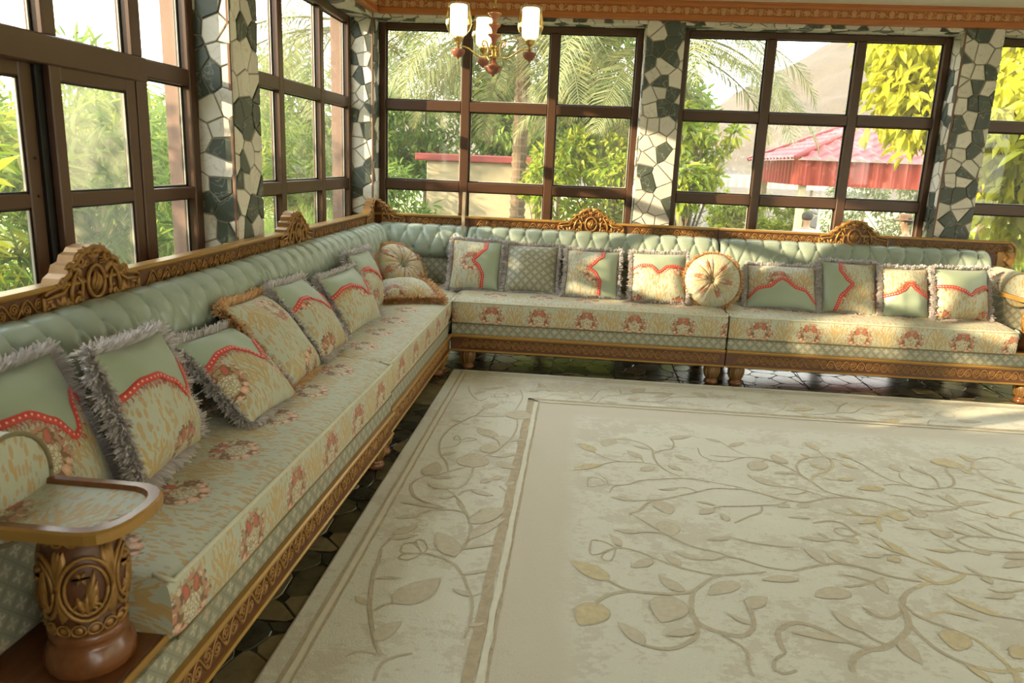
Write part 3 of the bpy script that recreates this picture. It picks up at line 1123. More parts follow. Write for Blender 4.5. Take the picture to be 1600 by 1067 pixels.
def foot_mesh():
    prof = [(.030, .138), (.040, .132), (.047, .122), (.051, .100), (.050, .080), (.043, .056), (.036, .042), (.033, .036), (.040, .030), (.045, .022), (.045, .012), (.038, .003), (.030, 0)]
    mb = MB()
    mb.lathe(prof, 20)
    for i in range(len(mb.f)):
        zc = sum(mb.v[q][2] for q in mb.f[i]) / len(mb.f[i])
        mb.m[i] = 0 if zc < .034 else 1
    for k in range(10):                    # reeded bulb
        a = 2 * PI * k / 10
        mb.tube([(r * math.cos(a) * 1.0, r * math.sin(a) * 1.0, z) for r, z in prof[2:7]], [.002, .004, .0045, .004, .002], 5, 2)
    return mb.mesh('foot', [M['walnut'], M['foot_brown'], M['gold']], True)


FOOT = foot_mesh()


def crest_half_outline():
    return [(0, 1.0), (.17, .965), (.22, .90), (.32, .87), (.36, .77), (.48, .735), (.53, .62), (.64, .56), (.69, .47), (.80, .44), (.95, .415), (1.0, .37), (1.0, .30), (1.0, .02)]


HW, HH = .235, .195


def crest_plate(mb, half=None):
    o = crest_half_outline()
    if half is None:
        pts = [(-x * HW, z * HH) for x, z in reversed(o)][:-1] + [(x * HW, z * HH) for x, z in o]
    elif half > 0:
        pts = [(0, .02 * HH)] + [(x * HW, z * HH) for x, z in o]
    else:
        pts = [(-x * HW, z * HH) for x, z in reversed(o)] + [(0, .02 * HH)]
    A = sum(pts[i][0] * pts[(i + 1) % len(pts)][1] - pts[(i + 1) % len(pts)][0] * pts[i][1] for i in range(len(pts)))
    if A < 0: pts = pts[::-1]
    # bottom strip + outline as quads from the base line keeps the concave outline clean
    n = len(pts)
    f = [mb.vert((p[0], -.012, p[1])) for p in pts]; b = [mb.vert((p[0], .045, p[1])) for p in pts]
    mb.face(f, 0); mb.face(b[::-1], 1)
    for i in range(n):
        j = (i + 1) % n
        mb.face((f[j], f[i], b[i], b[j]), 1)


def crest_relief(half=None):
    mb = MB()
    y = -.012
    sides = (-1, 1) if half is None else (half,)
    for s in sides:
        o = [(s * x * HW * .965, z * HH * .955 + .003) for x, z in crest_half_outline()[:-2]]
        mb.tube([(x, y - .004, z) for x, z in o], [.0085 - .0003 * i for i in range(len(o))], 6)
        # scrolls along the bottom
        spiral(mb, s * .088, .036, .026, 1.4, PI / 2, s, y, .0075, 6, 0, 16)
        spiral(mb, s * .215, .030, .016, 1.3, PI / 2, -s, y, .005, 6)
        spiral(mb, s * .150, .100, .020, 1.3, PI, -s, y, .0065, 6)
        spiral(mb, s * .062, .150, .020, 1.3, 0, s, y, .0065, 6)
        mb.tube([(s * .115, y - .004, .036), (s * .118, y - .005, .065), (s * .105, y - .006, .10), (s * .085, y - .005, .125)], [.006, .007, .007, .004], 6)
        mb.tube([(s * .060, y - .004, .010), (s * .070, y - .005, .050), (s * .066, y - .006, .085), (s * .085, y - .005, .110)], [.005, .006, .006, .004], 6)
        mb.tube([(s * .13, y - .004, .085), (s * .155, y - .006, .068), (s * .19, y - .006, .066), (s * .225, y - .004, .060)], [.005, .007, .006, .004], 6)
        # acanthus leaves
        for bx, bz, ang, L, w in ((.150, .014, 60, .050, .010), (.150, .014, 95, .058, .010), (.150, .014, 128, .050, .010), (.150, .014, 28, .048, .009), (.185, .018, 70, .036, .008),
                                  (.02, .168, 20, .050, .010), (.02, .168, 50, .036, .010), (.05, .178, -30, .050, .011), (.09, .150, -20, .045, .010), (.10, .128, -45, .04, .009), (.075, .11, 60, .04, .010), (.125, .105, -30, .04, .009),
                                  (.06, .10, 70, .045, .009), (.06, .13, 100, .035, .008), (.19, .058, -20, .03, .007), (.088, .022, 80, .03, .009), (.105, .02, 50, .03, .009)):
            a = math.radians(ang); tx = bx + L * math.cos(a); tz = bz + L * math.sin(a)
            lens(mb, (s * bx, bz), (s * tx, tz), w * s, .011, y + .001, 0, 5)
        # little pine-cone buds above the oval
        for i in range(3):
            for j in range(3):
                mb.lathe([(.0045, 0), (.003, .003), (.001, .0045)], 6, (0, 0, 0))
                for q in range(len(mb.v) - 18, len(mb.v)):
                    vx, vy, vz = mb.v[q]; mb.v[q] = (vx + s * (.030 + .008 * i), y - vz - .001, vy + .136 + .008 * j)
    if half is None:
        n = 24
        ring = [(.040 * math.cos(2 * PI * k / n), y - .006, .082 + .050 * math.sin(2 * PI * k / n)) for k in range(n + 1)]
        mb.tube(ring, .0062, 6)
        # twisted bud inside the oval
        for k in (-1.3, -.45, .4, 1.25):
            pts = []; rr = []
            for i in range(9):
                t = i / 8; z = .050 + .064 * t; w = .021 * math.sin(PI * min(.98, max(.02, t))) ** .7
                ph = k + (t - .5) * 1.6
                pts.append((w * math.sin(ph * .9), y - .004 - .010 * math.sin(PI * t) * max(.1, math.cos(ph * .9)), z)); rr.append(.0015 + .0062 * math.sin(PI * t))
            mb.tube(pts, rr, 6)
        for s in (-1, 1):
            lens(mb, (0, .172), (s * .040, .186), .010 * s, .014, y, 0, 5); lens(mb, (0, .150), (s * .022, .168), .008 * s, .012, y, 0, 4)
            lens(mb, (0, .018), (s * .045, .006), .008 * s, .009, y, 0, 4)
        lens(mb, (0, .140), (0, .178), .008, .012, y, 0, 4)
    mb.box(-HW if half in (None, -1) else 0, HW if half in (None, 1) else 0, y - .006, y + .004, .001, .010, .002)
    for s in sides:
        mb.box(min(s * HW, s * (HW - .012)), max(s * HW, s * (HW - .012)), y - .005, y + .004, .010, .066, .002)
    return mb.mesh('relief_carving', M['gold'], True)


def plate_mesh(half=None):
    mb = MB(); crest_plate(mb, half)
    return mb.mesh('carved_crest', [M['carve_dark'], M['gold']])


CREST = {k: (plate_mesh(k), crest_relief(k)) for k in (None, -1, 1)}


def add_crest(parent, x, half=None, loc=None, rz=0):
    p, r = CREST[half]
    o = link('carved_crest', p, parent, loc or (x, SD + .004, .856), (0, 0, rz))
    link('relief_carving', r, o)
    return o


def bolster(parent, x0, x1, pitch=.118, first=0.0):
    """deep-buttoned roll under the carved rail"""
    L = x1 - x0
    bx = [x0 + pitch * (.5 + k) + first for k in range(-1, int(L / pitch) + 2)]
    prof = [(.640, .668), (.600, .672), (.572, .690), (.560, .715), (.556, .745), (.560, .780), (.572, .815), (.594, .848), (.628, .872), (.668, .880), (.700, .878)]
    P = np.array(prof); seg = np.hypot(*np.diff(P, axis=0).T); cum = np.r_[0, np.cumsum(seg)]; T = cum[-1]
    sU, sL = T * .69, T * .30        # rows of buttons

    def segd(px, py, ax, ay, bx_, by_):
        dx, dy = bx_ - ax, by_ - ay
        t = np.clip(((px - ax) * dx + (py - ay) * dy) / (dx * dx + dy * dy + 1e-12), 0, 1)
        return np.hypot(px - ax - dx * t, py - ay - dy * t)
    nu = int(L / .0060); nv = 40
    u = np.linspace(x0, x1, nu + 1)[None, :].repeat(nv + 1, 0); s = np.linspace(0, T, nv + 1)[:, None].repeat(nu + 1, 1)
    D = np.full(u.shape, 9.0); B = np.full(u.shape, 9.0)
    for k, b in enumerate(bx):
        D = np.minimum(D, segd(u, s, b, sU, b + .004, T * .97))
        for q in (-.5, .5):
            D = np.minimum(D, segd(u, s, b, sU, b + q * pitch, sL))
        D = np.minimum(D, segd(u, s, b + pitch * .5, sL, b + pitch * .5, 0) * 1.15)
        B = np.minimum(B, np.hypot(u - b, s - sU)); B = np.minimum(B, np.hypot(u - b - pitch * .5, s - sL))
    disp = .0065 * (1 - np.exp(-D / .0042)) + .0055 * np.sin(np.minimum(D / .050, 1) * PI / 2) - .013 * np.exp(-(B / .013) ** 2)
    # fine folds pulled towards the buttons
    disp += .0014 * np.sin(u * 340 + s * 120) * np.exp(-B / .022) + .0008 * np.sin(u * 420 - s * 40) * np.exp(-D / .014) * (s < sU)
    end = np.minimum(u - x0, x1 - u)
    disp -= .030 * np.exp(-np.maximum(end, 0) / .012)
    edge = np.clip(np.minimum(s / .03, (T - s) / .03), 0, 1)
    disp *= edge
    py = np.interp(s, cum, P[:, 0]); pz = np.interp(s, cum, P[:, 1])
    ty = np.gradient(py, axis=0); tz = np.gradient(pz, axis=0); ln = np.hypot(ty, tz) + 1e-9
    ny, nz = -tz / ln, ty / ln
    V = np.stack([u, py + ny * disp, pz + nz * disp], -1).reshape(-1, 3)
    i = np.arange(nu)[None, :] + np.arange(nv)[:, None] * (nu + 1)
    F = np.stack([i, i + 1, i + nu + 2, i + nu + 1], -1).reshape(-1, 4)
    o = np_mesh('tufted_bolster', V, F, M['green_satin'], parent, smooth=True)
    mb = MB()
    for k, b in enumerate(bx):
        for bb, ss in ((b, sU), (b + pitch * .5, sL)):
            if not (x0 + .02 < bb < x1 - .02):
                continue
            yy = np.interp(ss, cum, P[:, 0]); zz = np.interp(ss, cum, P[:, 1])
            j = min(len(P) - 2, int(np.searchsorted(cum, ss)) - 1)
            d = P[j + 1] - P[j]; d /= np.hypot(*d); n = Vector((0, -d[1], d[0]))
            c = Vector((bb, yy, zz)) - n * .012
            a = Vector((1, 0, 0)); t = n.cross(a)
            for (r_, h_) in ((.009, .001),):
                top = mb.vert(c + n * .006)
                ring = [mb.vert(c + (a * math.cos(q * PI / 4) + t * math.sin(q * PI / 4)) * r_ + n * h_) for q in range(8)]
                for q in range(8):
                    mb.face((ring[q], ring[(q + 1) % 8], top))
    tag(mb.build('tufting_buttons', M['green_satin'], o, True), kind='stuff')
    return o


def seat_cushion(parent, x0, x1, y1=.60, z0=.312, zt=ST, uoff=0.0, name='seat_cushion', face=0.0):
    L = x1 - x0
    r = .022
    prof = [(.030, z0 + .002), (.006, z0 + .004), (.000 + face, z0 + .014), (-.004, (z0 + zt) / 2), (.000, zt - r), (.004, zt - .008), (.016, zt - .0005), (.04, zt + .006), (.09, zt + .011), (.20, zt + .018), (.33, zt + .020), (.46, zt + .016), (y1 - .02, zt + .010), (y1, zt)]
    P = np.array(prof); cum = np.r_[0, np.cumsum(np.hypot(*np.diff(P, axis=0).T))]
    sv = np.interp(np.linspace(0, len(P) - 1, 34), np.arange(len(P)), cum)
    nu = max(8, int(L / .03)); nv = len(sv) - 1
    mid = .076                       # arc length at the middle of the front face
    us = np.r_[x0, x0 + .012, np.linspace(x0 + .03, x1 - .03, nu - 3), x1 - .012, x1]; nu = len(us) - 1
    mb = MB(); rr = random.Random(int(x0 * 100) + 7)
    ids = []
    for j, s in enumerate(sv):
        y = np.interp(s, cum, P[:, 0]); z = np.interp(s, cum, P[:, 1]); row = []
        for i, uu in enumerate(us):
            e = min(uu - x0, x1 - uu); q = math.exp(-e / .016)
            wob = mnoise.noise(Vector((uu * 3.1 + uoff, s * 5, parent.location.x))) * .004
            zz = z - q * .012 * (1 if z > .42 else 0) + (wob if z > .44 else 0); yy = y + q * .012 * (1 if y < .05 else 0) + (wob * .6 if y < .02 else 0)
            row.append(mb.vert((uu, yy, zz), (uu + uoff, s - mid)))
        ids.append(row)
    for j in range(nv):
        for i in range(nu):
            mb.face((ids[j][i], ids[j][i + 1], ids[j + 1][i + 1], ids[j + 1][i]))
    # end panels
    for side, col in ((0, 0), (1, nu)):
        x = us[col]
        low = [mb.vert((x, P[0][0] + (y1 - P[0][0]) * j / nv, z0), (np.interp(sv[j], cum, P[:, 0]) + .15, z0 - ST)) for j in range(nv + 1)]
        up = [mb.vert(mb.v[ids[j][col]], (mb.v[ids[j][col]][1] + .15, mb.v[ids[j][col]][2] - ST + .08)) for j in range(nv + 1)]
        for j in range(nv):
            f = (low[j], up[j], up[j + 1], low[j + 1])
            mb.face(f if side == 0 else f[::-1])
    o = mb.build(name, M['brocade'], parent, True, 60)
    n = max(6, int(L / .06))
    pts = [(x0 + .006 + (L - .012) * i / n, .0035, zt - .0065) for i in range(n + 1)]
    MB().tube([(x0 + .006, .05, zt + .003), (x0 + .004, .02, zt - .002)] + pts + [(x1 - .004, .02, zt - .002), (x1 - .006, .05, zt + .003)], .0056, 6).build('piping', M['piping'], o, True)
    MB().tube([(x0 + .006 + (L - .012) * i / n, .004, z0 + .004) for i in range(n + 1)], .0036, 5).build('lower_piping', M['piping_dark'], o, True)
    return o


def uvbox(x0, x1, y0, y1, z0, z1, name, mat, parent, c=.006):
    mb = MB(); mb.box(x0, x1, y0, y1, z0, z1, c)
    return mb.build(name, M[mat], parent)


def rail(parent, x0, x1, top=False):
    if not top:
        b = MB().box(x0, x1, .006, .040, .136, .240, .003).build('front_rail', M['carve_dark'], parent)
        m = MB(); m.box(x0, x1, -.012, .036, .226, .243, .005); m.box(x0, x1, -.004, .02, .221, .227, .002)
        m.build('top_moulding', M['gold_edge'], b)
        m = MB(); m.box(x0, x1, -.007, .036, .130, .142, .004)
        m.build('bottom_moulding', M['gold_edge'], b)
        n = int((x1 - x0 - .02) / .092); off = ((x1 - x0) - n * .092) / 2
        for k in range(n):
            link('scroll_carving', SCROLL_BASE, b, (x0 + off + .046 + k * .092, .006, .184))
        return b
    b = MB().box(x0, x1, SD, SD + .045, .862, .946, .003).build('crest_rail', M['carve_dark'], parent)
    m = MB(); m.box(x0, x1, SD - .014, SD + .050, .936, .953, .006)
    m.build('top_moulding', M['gold_edge'], b)
    return b


def crest_scrolls(b, a0, a1):
    n = int((a1 - a0) / .094); off = ((a1 - a0) - n * .094) / 2
    for k in range(n):
        link('scroll_carving', SCROLL_TOP, b, (a0 + off + .047 + k * .094, SD, .903))


def carcass(t, x0, x1, seat0, seat1, bol0, bol1, uoff):
    b = rail(t, x0, x1)
    MB().box(x0 + .004, x1 - .004, .040, SD + .02, .142, .236, .003).build('platform', M['underside'], t)
    uvbox(x0 + .003, x1 - .003, .008, .60, .240, .313, 'seat_band', 'diaper', t, .004)
    seat_cushion(t, seat0, seat1, uoff=uoff)
    mb = MB()
    L = bol1 - bol0
    mb.grid(lambda u, v: ((bol0 + L * u, .575 + .035 * v - .012 * math.sin(PI * v), ST - .03 + .235 * v), (bol0 + L * u, .235 * v)), int(L / .1) + 2, 6)
    mb.build('lower_back', M['diaper'], t, True)
    bolster(t, bol0 + .002, bol1 - .002)
    MB().box(x0 + .004, x1 - .004, SD - .01, SD + .026, .16, .866, .003).build('back_board', M['carve_dark'], t)
    return b


def feet(t, xs, back=True):
    for x in xs:
        link('foot', FOOT, t, (x, .062, 0))
        if back:
            link('foot', FOOT, t, (x, SD - .06, 0))


def sofa(label, L, loc, rz, crest_x, uoff, seat=None, bol=None, group=None):
    t = thing('sofa_section', label, 'sofa', loc, rz, group)
    s0, s1 = seat or (0, L); b0, b1 = bol or (0, L)
    carcass(t, 0, L, s0 + .003, s1 - .003, b0, b1, uoff)
    cr = rail(t, 0, L, True)
    crest_scrolls(cr, .01, crest_x - HW - .005); crest_scrolls(cr, crest_x + HW + .005, L - .01)
    add_crest(t, crest_x)
    return t


def arm(t, x0, x1, sgn):
    """upholstered roll arm between x0 and x1, tray on a carved pedestal in front of it; sgn = side that faces the seat"""
    xc = (x0 + x1) / 2; r = (x1 - x0) / 2
    zc = .682
    # roll
    n = 22
    mb = MB(); y0 = .275; y1 = .66; rr = r + .004
    rows = []
    for y, k in ((y0, 1.0), (y0 + .1, 1.012), (y0 + .2, 1.015), (y1, 1.0)):
        rows.append([mb.vert((xc + rr * k * math.cos(2 * PI * i / n), y, zc + rr * k * math.sin(2 * PI * i / n)), (2 * PI * rr * i / n, y - .13)) for i in range(n + 1)])
    for a, b in zip(rows[:-1], rows[1:]):
        for i in range(n):
            mb.face((a[i], b[i], b[i + 1], a[i + 1]))
    cf = mb.vert((xc, y0 - .014, zc), (.45, .1))
    rf = [mb.vert((xc + rr * math.cos(2 * PI * i / n), y0, zc + rr * math.sin(2 * PI * i / n)), (.45 + rr * math.cos(2 * PI * i / n), .1 + rr * math.sin(2 * PI * i / n))) for i in range(n)]
    for i in range(n):
        mb.face((cf, rf[i], rf[(i + 1) % n]))
    o = mb.build('arm_roll', M['brocade'], t, True, 50)
    MB().tube([(xc + rr * math.cos(2 * PI * i / 28), y0 - .001, zc + rr * math.sin(2 * PI * i / 28)) for i in range(29)], .0055, 6).build('piping', M['piping_dark'], o, True)
    uvbox(x0 + .004, x1 - .004, .285, .66, .328, .66, 'arm_panel', 'diaper', t, .03)
    # wooden ledge
    MB().box(x0 - .004, x1 + .004, .030, .60, .304, .327, .006).build('ledge', [M['walnut']], t)
    MB().box(x0 - .006, x1 + .006, .022, .031, .303, .328, .003).build('ledge_edge', M['gold_edge'], t)
    # pedestal
    pc = (xc + (-.010 if sgn > 0 else .055), .132)
    prof = [(.076, .327), (.083, .335), (.085, .352), (.080, .372), (.073, .384), (.069, .392), (.072, .398), (.073, .410), (.068, .420)]
    mb = MB(); mb.lathe(prof, 32, (pc[0], pc[1], 0))
    ped = mb.build('pedestal', M['walnut'], t, True)
    prof2 = [(.066, .418), (.071, .428), (.071, .442), (.066, .448), (.072, .470), (.0755, .500), (.076, .530), (.073, .565), (.067, .592), (.062, .602), (.066, .612), (.064, .632), (.060, .640)]
    mb = MB(); mb.lathe(prof2, 32, (pc[0], pc[1], 0))
    body = mb.build('carved_urn', M['carve_dark'], t, True)
    mb = MB()
    pz = [p[1] for p in prof2]; pr = [p[0] for p in prof2]

    def on(a, z, h=.003):
        r_ = float(np.interp(z, pz, pr)) + h
        return (pc[0] + r_ * math.cos(a), pc[1] + r_ * math.sin(a), z)
    for k in range(5):
        a0 = 2 * PI * k / 5 - PI / 2 + .35
        for R, w in ((.046, .0048), (.036, .0036)):
            pts = []
            for i in range(21):
                q = 2 * PI * i / 20
                pts.append(on(a0 + R * 1.02 * math.cos(q) / .075, .520 + R * 1.45 * math.sin(q)))
            mb.tube(pts, w, 6)
        for i in range(9):              # leaf, flower and scrolls inside the oval
            q = i / 8
        def leafp(da, z0, da1, z1, w):
            n_ = 5; l = []; rgt = []; c = []
            for i in range(n_ + 1):
                t_ = i / n_; aa = a0 + (da + (da1 - da) * t_); z = z0 + (z1 - z0) * t_; k_ = w * math.sin(PI * t_ ** .8)
                l.append(mb.vert(on(aa + k_ / .075, z, .001))); rgt.append(mb.vert(on(aa - k_ / .075, z, .001))); c.append(mb.vert(on(aa, z, .009)))
            for i in range(n_):
                mb.face((l[i], c[i], c[i + 1], l[i + 1])); mb.face((c[i], rgt[i], rgt[i + 1], c[i + 1]))
        for d0, z0, d1, z1, w in ((.05, .475, .22, .515, .010), (.05, .480, .24, .540, .010), (.03, .490, .20, .560, .009), (-.1, .475, -.22, .51, .009), (-.02, .47, -.02, .515, .009)):
            leafp(d0, z0, d1, z1, w)
        for i in range(6):
            q = 2 * PI * i / 6; leafp(-.10, .548, -.10 + .2 * math.cos(q), .548 + .015 * math.sin(q), .005)
        leafp(.628 - .12, .60, .628, .535, .010); leafp(.628 + .12, .60, .628, .535, .010); leafp(.628, .60, .628, .55, .008)
        leafp(.628, .452, .628, .500, .012)
        for d0, z0 in ((-.17, .482), (.12, .478)):
            pts = []
            for i in range(13):
                q = 2 * PI * 1.3 * i / 12; R = .015 * (1 - .8 * i / 12)
                pts.append(on(a0 + d0 + R * math.cos(q) / .075, z0 + R * math.sin(q)))
            mb.tube(pts, .0035, 5)
    for k in range(16):                 # beaded scallops round the foot and the neck
        a = 2 * PI * k / 16
        for zc_, hh, ww in ((.434, .012, .013), (.620, .010, .011)):
            pts = [on(a + ww / .07 * math.cos(q), zc_ + hh * math.sin(q), .002) for q in [2 * PI * i / 10 for i in range(11)]]
            mb.tube(pts, .0026, 5)
            c = mb.vert(on(a, zc_, .006)); rg = [mb.vert(on(a + ww * .6 / .07 * math.cos(q), zc_ + hh * .6 * math.sin(q), .001)) for q in [2 * PI * i / 8 for i in range(8)]]
            for i in range(8):
                mb.face((c, rg[i], rg[(i + 1) % 8]))
    mb.build('relief_carving', M['gold'], body, True)
    # tray: rim with a rounded front and an inset of brocade under glass
    zt = .640

    def outline(k):
        hw = r + .010 - k; yf = -.005 + k; yb = .300 - k
        pts = [(xc - hw, yb), (xc - hw, yf + .085)]
        for i in range(1, 12):
            a = PI + PI * i / 12
            pts.append((xc + hw * math.copysign(abs(math.cos(a)) ** .75, math.cos(a)), yf + .085 + (.085) * -abs(math.sin(a)) ** .75))
        pts += [(xc + hw, yf + .085), (xc + hw, yb)]
        return pts
    oo = outline(0); ii = outline(.026); n = len(oo)
    mb = MB()
    lo = [mb.vert((p[0], p[1], zt)) for p in oo]; lo2 = [mb.vert((p[0], p[1], zt + .020)) for p in oo]
    oc = outline(.004); to = [mb.vert((p[0], p[1], zt + .025)) for p in oc]
    ic = outline(.022); ti = [mb.vert((p[0], p[1], zt + .025)) for p in ic]; bi = [mb.vert((p[0], p[1], zt + .014)) for p in ii]
    for a, b, m_ in ((lo, lo2, 1), (lo2, to, 1), (to, ti, 0), (ti, bi, 0)):
        for i in range(n):
            j = (i + 1) % n
            mb.face((a[i], a[j], b[j], b[i]), m_)
    mb.face(lo[::-1], 0)
    tr = mb.build('tray', [M['walnut'], M['gold_edge']], t)
    mb = MB(); mb.face([mb.vert((p[0], p[1], zt + .0145), (p[1] + .02, p[0] - xc + .055)) for p in ii])
    mb.build('fabric_inset', M['brocade'], tr)


# near left section (ends in an arm), second left section, corner, two back sections
YN = 1.190
sn = sofa('long sofa section along the left windows with armrest tray nearest the camera', 1.985, (-.813, YN, 0), PI / 2 - .013, 1.005, .06, seat=(.18, 1.985))
arm(sn, -.008, .205, 1)
feet(sn, (.08, 1.90))
sf = sofa('middle sofa section of the left row under the second left window', 1.53, (-.800, 3.178, 0), PI / 2, .735, .10)
feet(sf, (.07, 1.44))
sb = sofa('sofa section under the back window between corner and armless seam', 1.765, (-.800, 4.767, 0), 0, .875, .04)
feet(sb, (.105, 1.70))
sr = sofa('right sofa section of the back row ending in a rolled arm', 1.945, (.970, 4.767, 0), 0, .916, .115, seat=(0, 1.74), bol=(0, 1.80))
arm(sr, 1.735, 1.945, -1)
feet(sr, (.085, 1.85))
# rounded end of the back row's carved rail
mb = MB()
pts = [(1.945 - .01, SD - .004, .945)] + [(1.945 - .01 + .055 * math.sin(a), SD - .004, .945 - .055 * (1 - math.cos(a))) for a in [PI / 2 * i / 6 for i in range(1, 7)]] + [(1.99, SD - .004, .80)]
mb.tube(pts, .011, 8)
YE = SD - .016
mb.box(1.875, 1.985, YE, SD + .04, .30, .885, .004); mb.box(1.93, 1.97, SD + .002, SD + .038, .86, .925, .004)
for i in range(8):
    lens(mb, (1.925 + .02 * (i % 2), .925 - i * .026), (1.965 - .05 * (i % 2), .900 - i * .030), .009, .010, YE, 0, 4)
mb.build('crest_end', M['gold'], sr, True, 40)

# corner section: its seat runs through under both backs, its carved rail turns the corner
ct = thing('sofa_section', 'corner sofa section with carved corner crest joining left and back rows', 'sofa', (-.800, 4.712, 0), PI / 2)
CL = .755 + .05          # along y up to the back rail's front
b = rail(ct, 0, .05)
MB().box(.004, CL + .01, .040, SD + .02, .142, .236, .003).build('platform', M['underside'], ct)
uvbox(.003, .63, .020, .60, .240, .313, 'seat_band', 'diaper', ct, .004)
seat_cushion(ct, .003, .64, uoff=.12, face=.02)
mb = MB(); mb.grid(lambda u, v: ((.64 * u, .575 + .035 * v - .012 * math.sin(PI * v), ST - .03 + .235 * v), (.64 * u, .235 * v)), 7, 6)
mb.grid(lambda u, v: ((.63 + .035 * v - .012 * math.sin(PI * v), .60 * (1 - u) + .0, ST - .03 + .235 * v), (.6 * u, .235 * v)), 7, 6)
mb.build('lower_back', M['diaper'], ct, True)
bolster(ct, .002, .66, .118, .02)
bb = bolster(ct, .002, .66, .118, .045)          # the same roll turned by a quarter along the back wall
bb.rotation_euler = (0, 0, -PI / 2); bb.location = (.055, .662, 0)
MB().box(.004, CL, SD - .01, SD + .026, .16, .866, .003).build('back_board', M['carve_dark'], ct)
MB().box(CL - .05, CL - .012, .004, SD, .16, .866, .003).build('back_board', M['carve_dark'], ct)
cr = rail(ct, 0, CL - .03, True)
crest_scrolls(cr, .01, CL - .05 - HW - .005)
m = MB(); m.box(CL - .05, CL - .005, 0, SD + .045, .862, .946, .003)
cr2 = m.build('crest_rail', M['carve_dark'], ct)
MB().box(CL - .064, CL, 0, SD + .050, .936, .953, .006).build('top_moulding', M['gold_edge'], cr2)
for k in range(int((SD - HW) / .094)):
    link('scroll_carving', SCROLL_TOP, cr2, (CL - .05, SD - HW - .055 - k * .094, .903), (0, 0, -PI / 2))
add_crest(ct, 0, -1, (CL - .046, SD + .004, .856))
add_crest(ct, 0, 1, (CL - .046, SD + .004, .856), -PI / 2)
feet(ct, (.03,), True)

# ------------------------------------------------------------------ rug
rug = thing('rug', 'large cream rug with carved vine and leaf pattern on the dark tiles', 'rug', (0, 0, 0))
RX_L, RX_R, RY_N, RY_F = -.770, 3.75, .35, 4.745
mb = MB(); mb.box(RX_L, RX_R, RY_N, RY_F, .001, .012, .004)
mb.build('pile', M['rug'], rug)
mb = MB()
mb.box(RX_L - .003, RX_R + .003, RY_F - .004, RY_F + .003, .0005, .010, .002); mb.box(RX_L - .003, RX_L + .004, RY_N, RY_F, .0005, .010, .002)
mb.build('bound_edge', M['rug_edge'], rug)
band = MB()


def frame_line(mb, d0, d1, z=.0132):
    """strip of the border between insets d0 and d1"""
    x0, x1 = RX_L + d0, RX_L + d1; y0, y1 = RY_F - d1, RY_F - d0
    r = random.Random(int(d0 * 1000))
    n = 60
    for horizontal in (True, False):
        prev = None
        for i in range(n + 1):
            t = i / n; w = (d1 - d0) * (1 + (r.uniform(-.18, .12) if i > 1 else 0)); o = r.uniform(-.1, .1) * (d1 - d0) * (i > 1)
            if horizontal: p, q = (x0 + (RX_R - .05 - x0) * t, y1 + o, z), (x0 + (RX_R - .05 - x0) * t, y1 - w + o, z)
            else: p, q = (x0 + o + w, y1 - (y1 - RY_N - .05) * t, z), (x0 + o, y1 - (y1 - RY_N - .05) * t, z)
            a, b = mb.vert(p), mb.vert(q)
            if prev:
                f = (prev[1], b, a, prev[0]) if horizontal else (prev[0], prev[1], b, a)
                mb.face(f)
            prev = (a, b)


frame_line(band, .055, .066); frame_line(band, .088, .097); frame_line(band, .528, .566); frame_line(band, .589, .598, .0136)
band.build('brown_band', M['rug_band'], rug)
band = MB(); frame_line(band, .068, .086, .0130); frame_line(band, .567, .588, .0140)
band.build('cream_band', M['rug_cream'], rug)


def ribbon(mb, pts, w, z):
    # smooth with Catmull-Rom, then a flat strip with a wavering edge
    P = [Vector((p[0], p[1], 0)) for p in pts]
    Q = []
    for i in range(len(P) - 1):
        p0 = P[max(i - 1, 0)]; p1 = P[i]; p2 = P[i + 1]; p3 = P[min(i + 2, len(P) - 1)]
        for k in range(5):
            t = k / 5
            Q.append(.5 * ((2 * p1) + (p2 - p0) * t + (2 * p0 - 5 * p1 + 4 * p2 - p3) * t * t + (3 * p1 - p0 - 3 * p2 + p3) * t ** 3))
    Q.append(P[-1])
    prev = None
    for i, q in enumerate(Q):
        t = (Q[min(i + 1, len(Q) - 1)] - Q[max(i - 1, 0)])
        if t.length < 1e-6: continue
        t.normalize(); nx, ny = -t.y, t.x
        k = w / 2 * (.75 + .25 * math.sin(PI * i / (len(Q) - 1))) * (1 + .12 * mnoise.noise(q * 60))
        a = mb.vert((q.x + nx * k, q.y + ny * k, z)); b = mb.vert((q.x - nx * k, q.y - ny * k, z))
        if prev: mb.face((prev[1], b, a, prev[0]))
        prev = (a, b)


def rug_leaf(mb, x0, y0, x1, y1, ratio, z):
    dx, dy = x1 - x0, y1 - y0; L = math.hypot(dx, dy)
    if L < 1e-4: return
    ux, uy = dx / L, dy / L; n = 9; side = []
    bend = .06 * L * math.sin(x0 * 37 + y0 * 11)
    up, dn = [], []
    for i in range(1, n):
        t = i / n; k = L * ratio * .5 * math.sin(PI * t ** .75) ** .8; bb_ = bend * math.sin(PI * t)
        cx, cy = x0 + dx * t - uy * bb_, y0 + dy * t + ux * bb_
        up.append((cx - uy * k, cy + ux * k)); dn.append((cx + uy * k, cy - ux * k))
    pts = [(x0, y0)] + dn + [(x1, y1)] + up[::-1]
    mb.face([mb.vert((p[0], p[1], z)) for p in pts])
    # carved outline: a thin darker rim just below the leaf's face
    mx, my = (x0 + x1) / 2, (y0 + y1) / 2
    rim.face([rim.vert((p[0] + (p[0] - mx) / max(.01, math.hypot(p[0] - mx, p[1] - my)) * .0030, p[1] + (p[1] - my) / max(.01, math.hypot(p[0] - mx, p[1] - my)) * .0030, z - .0003512)) for p in pts])


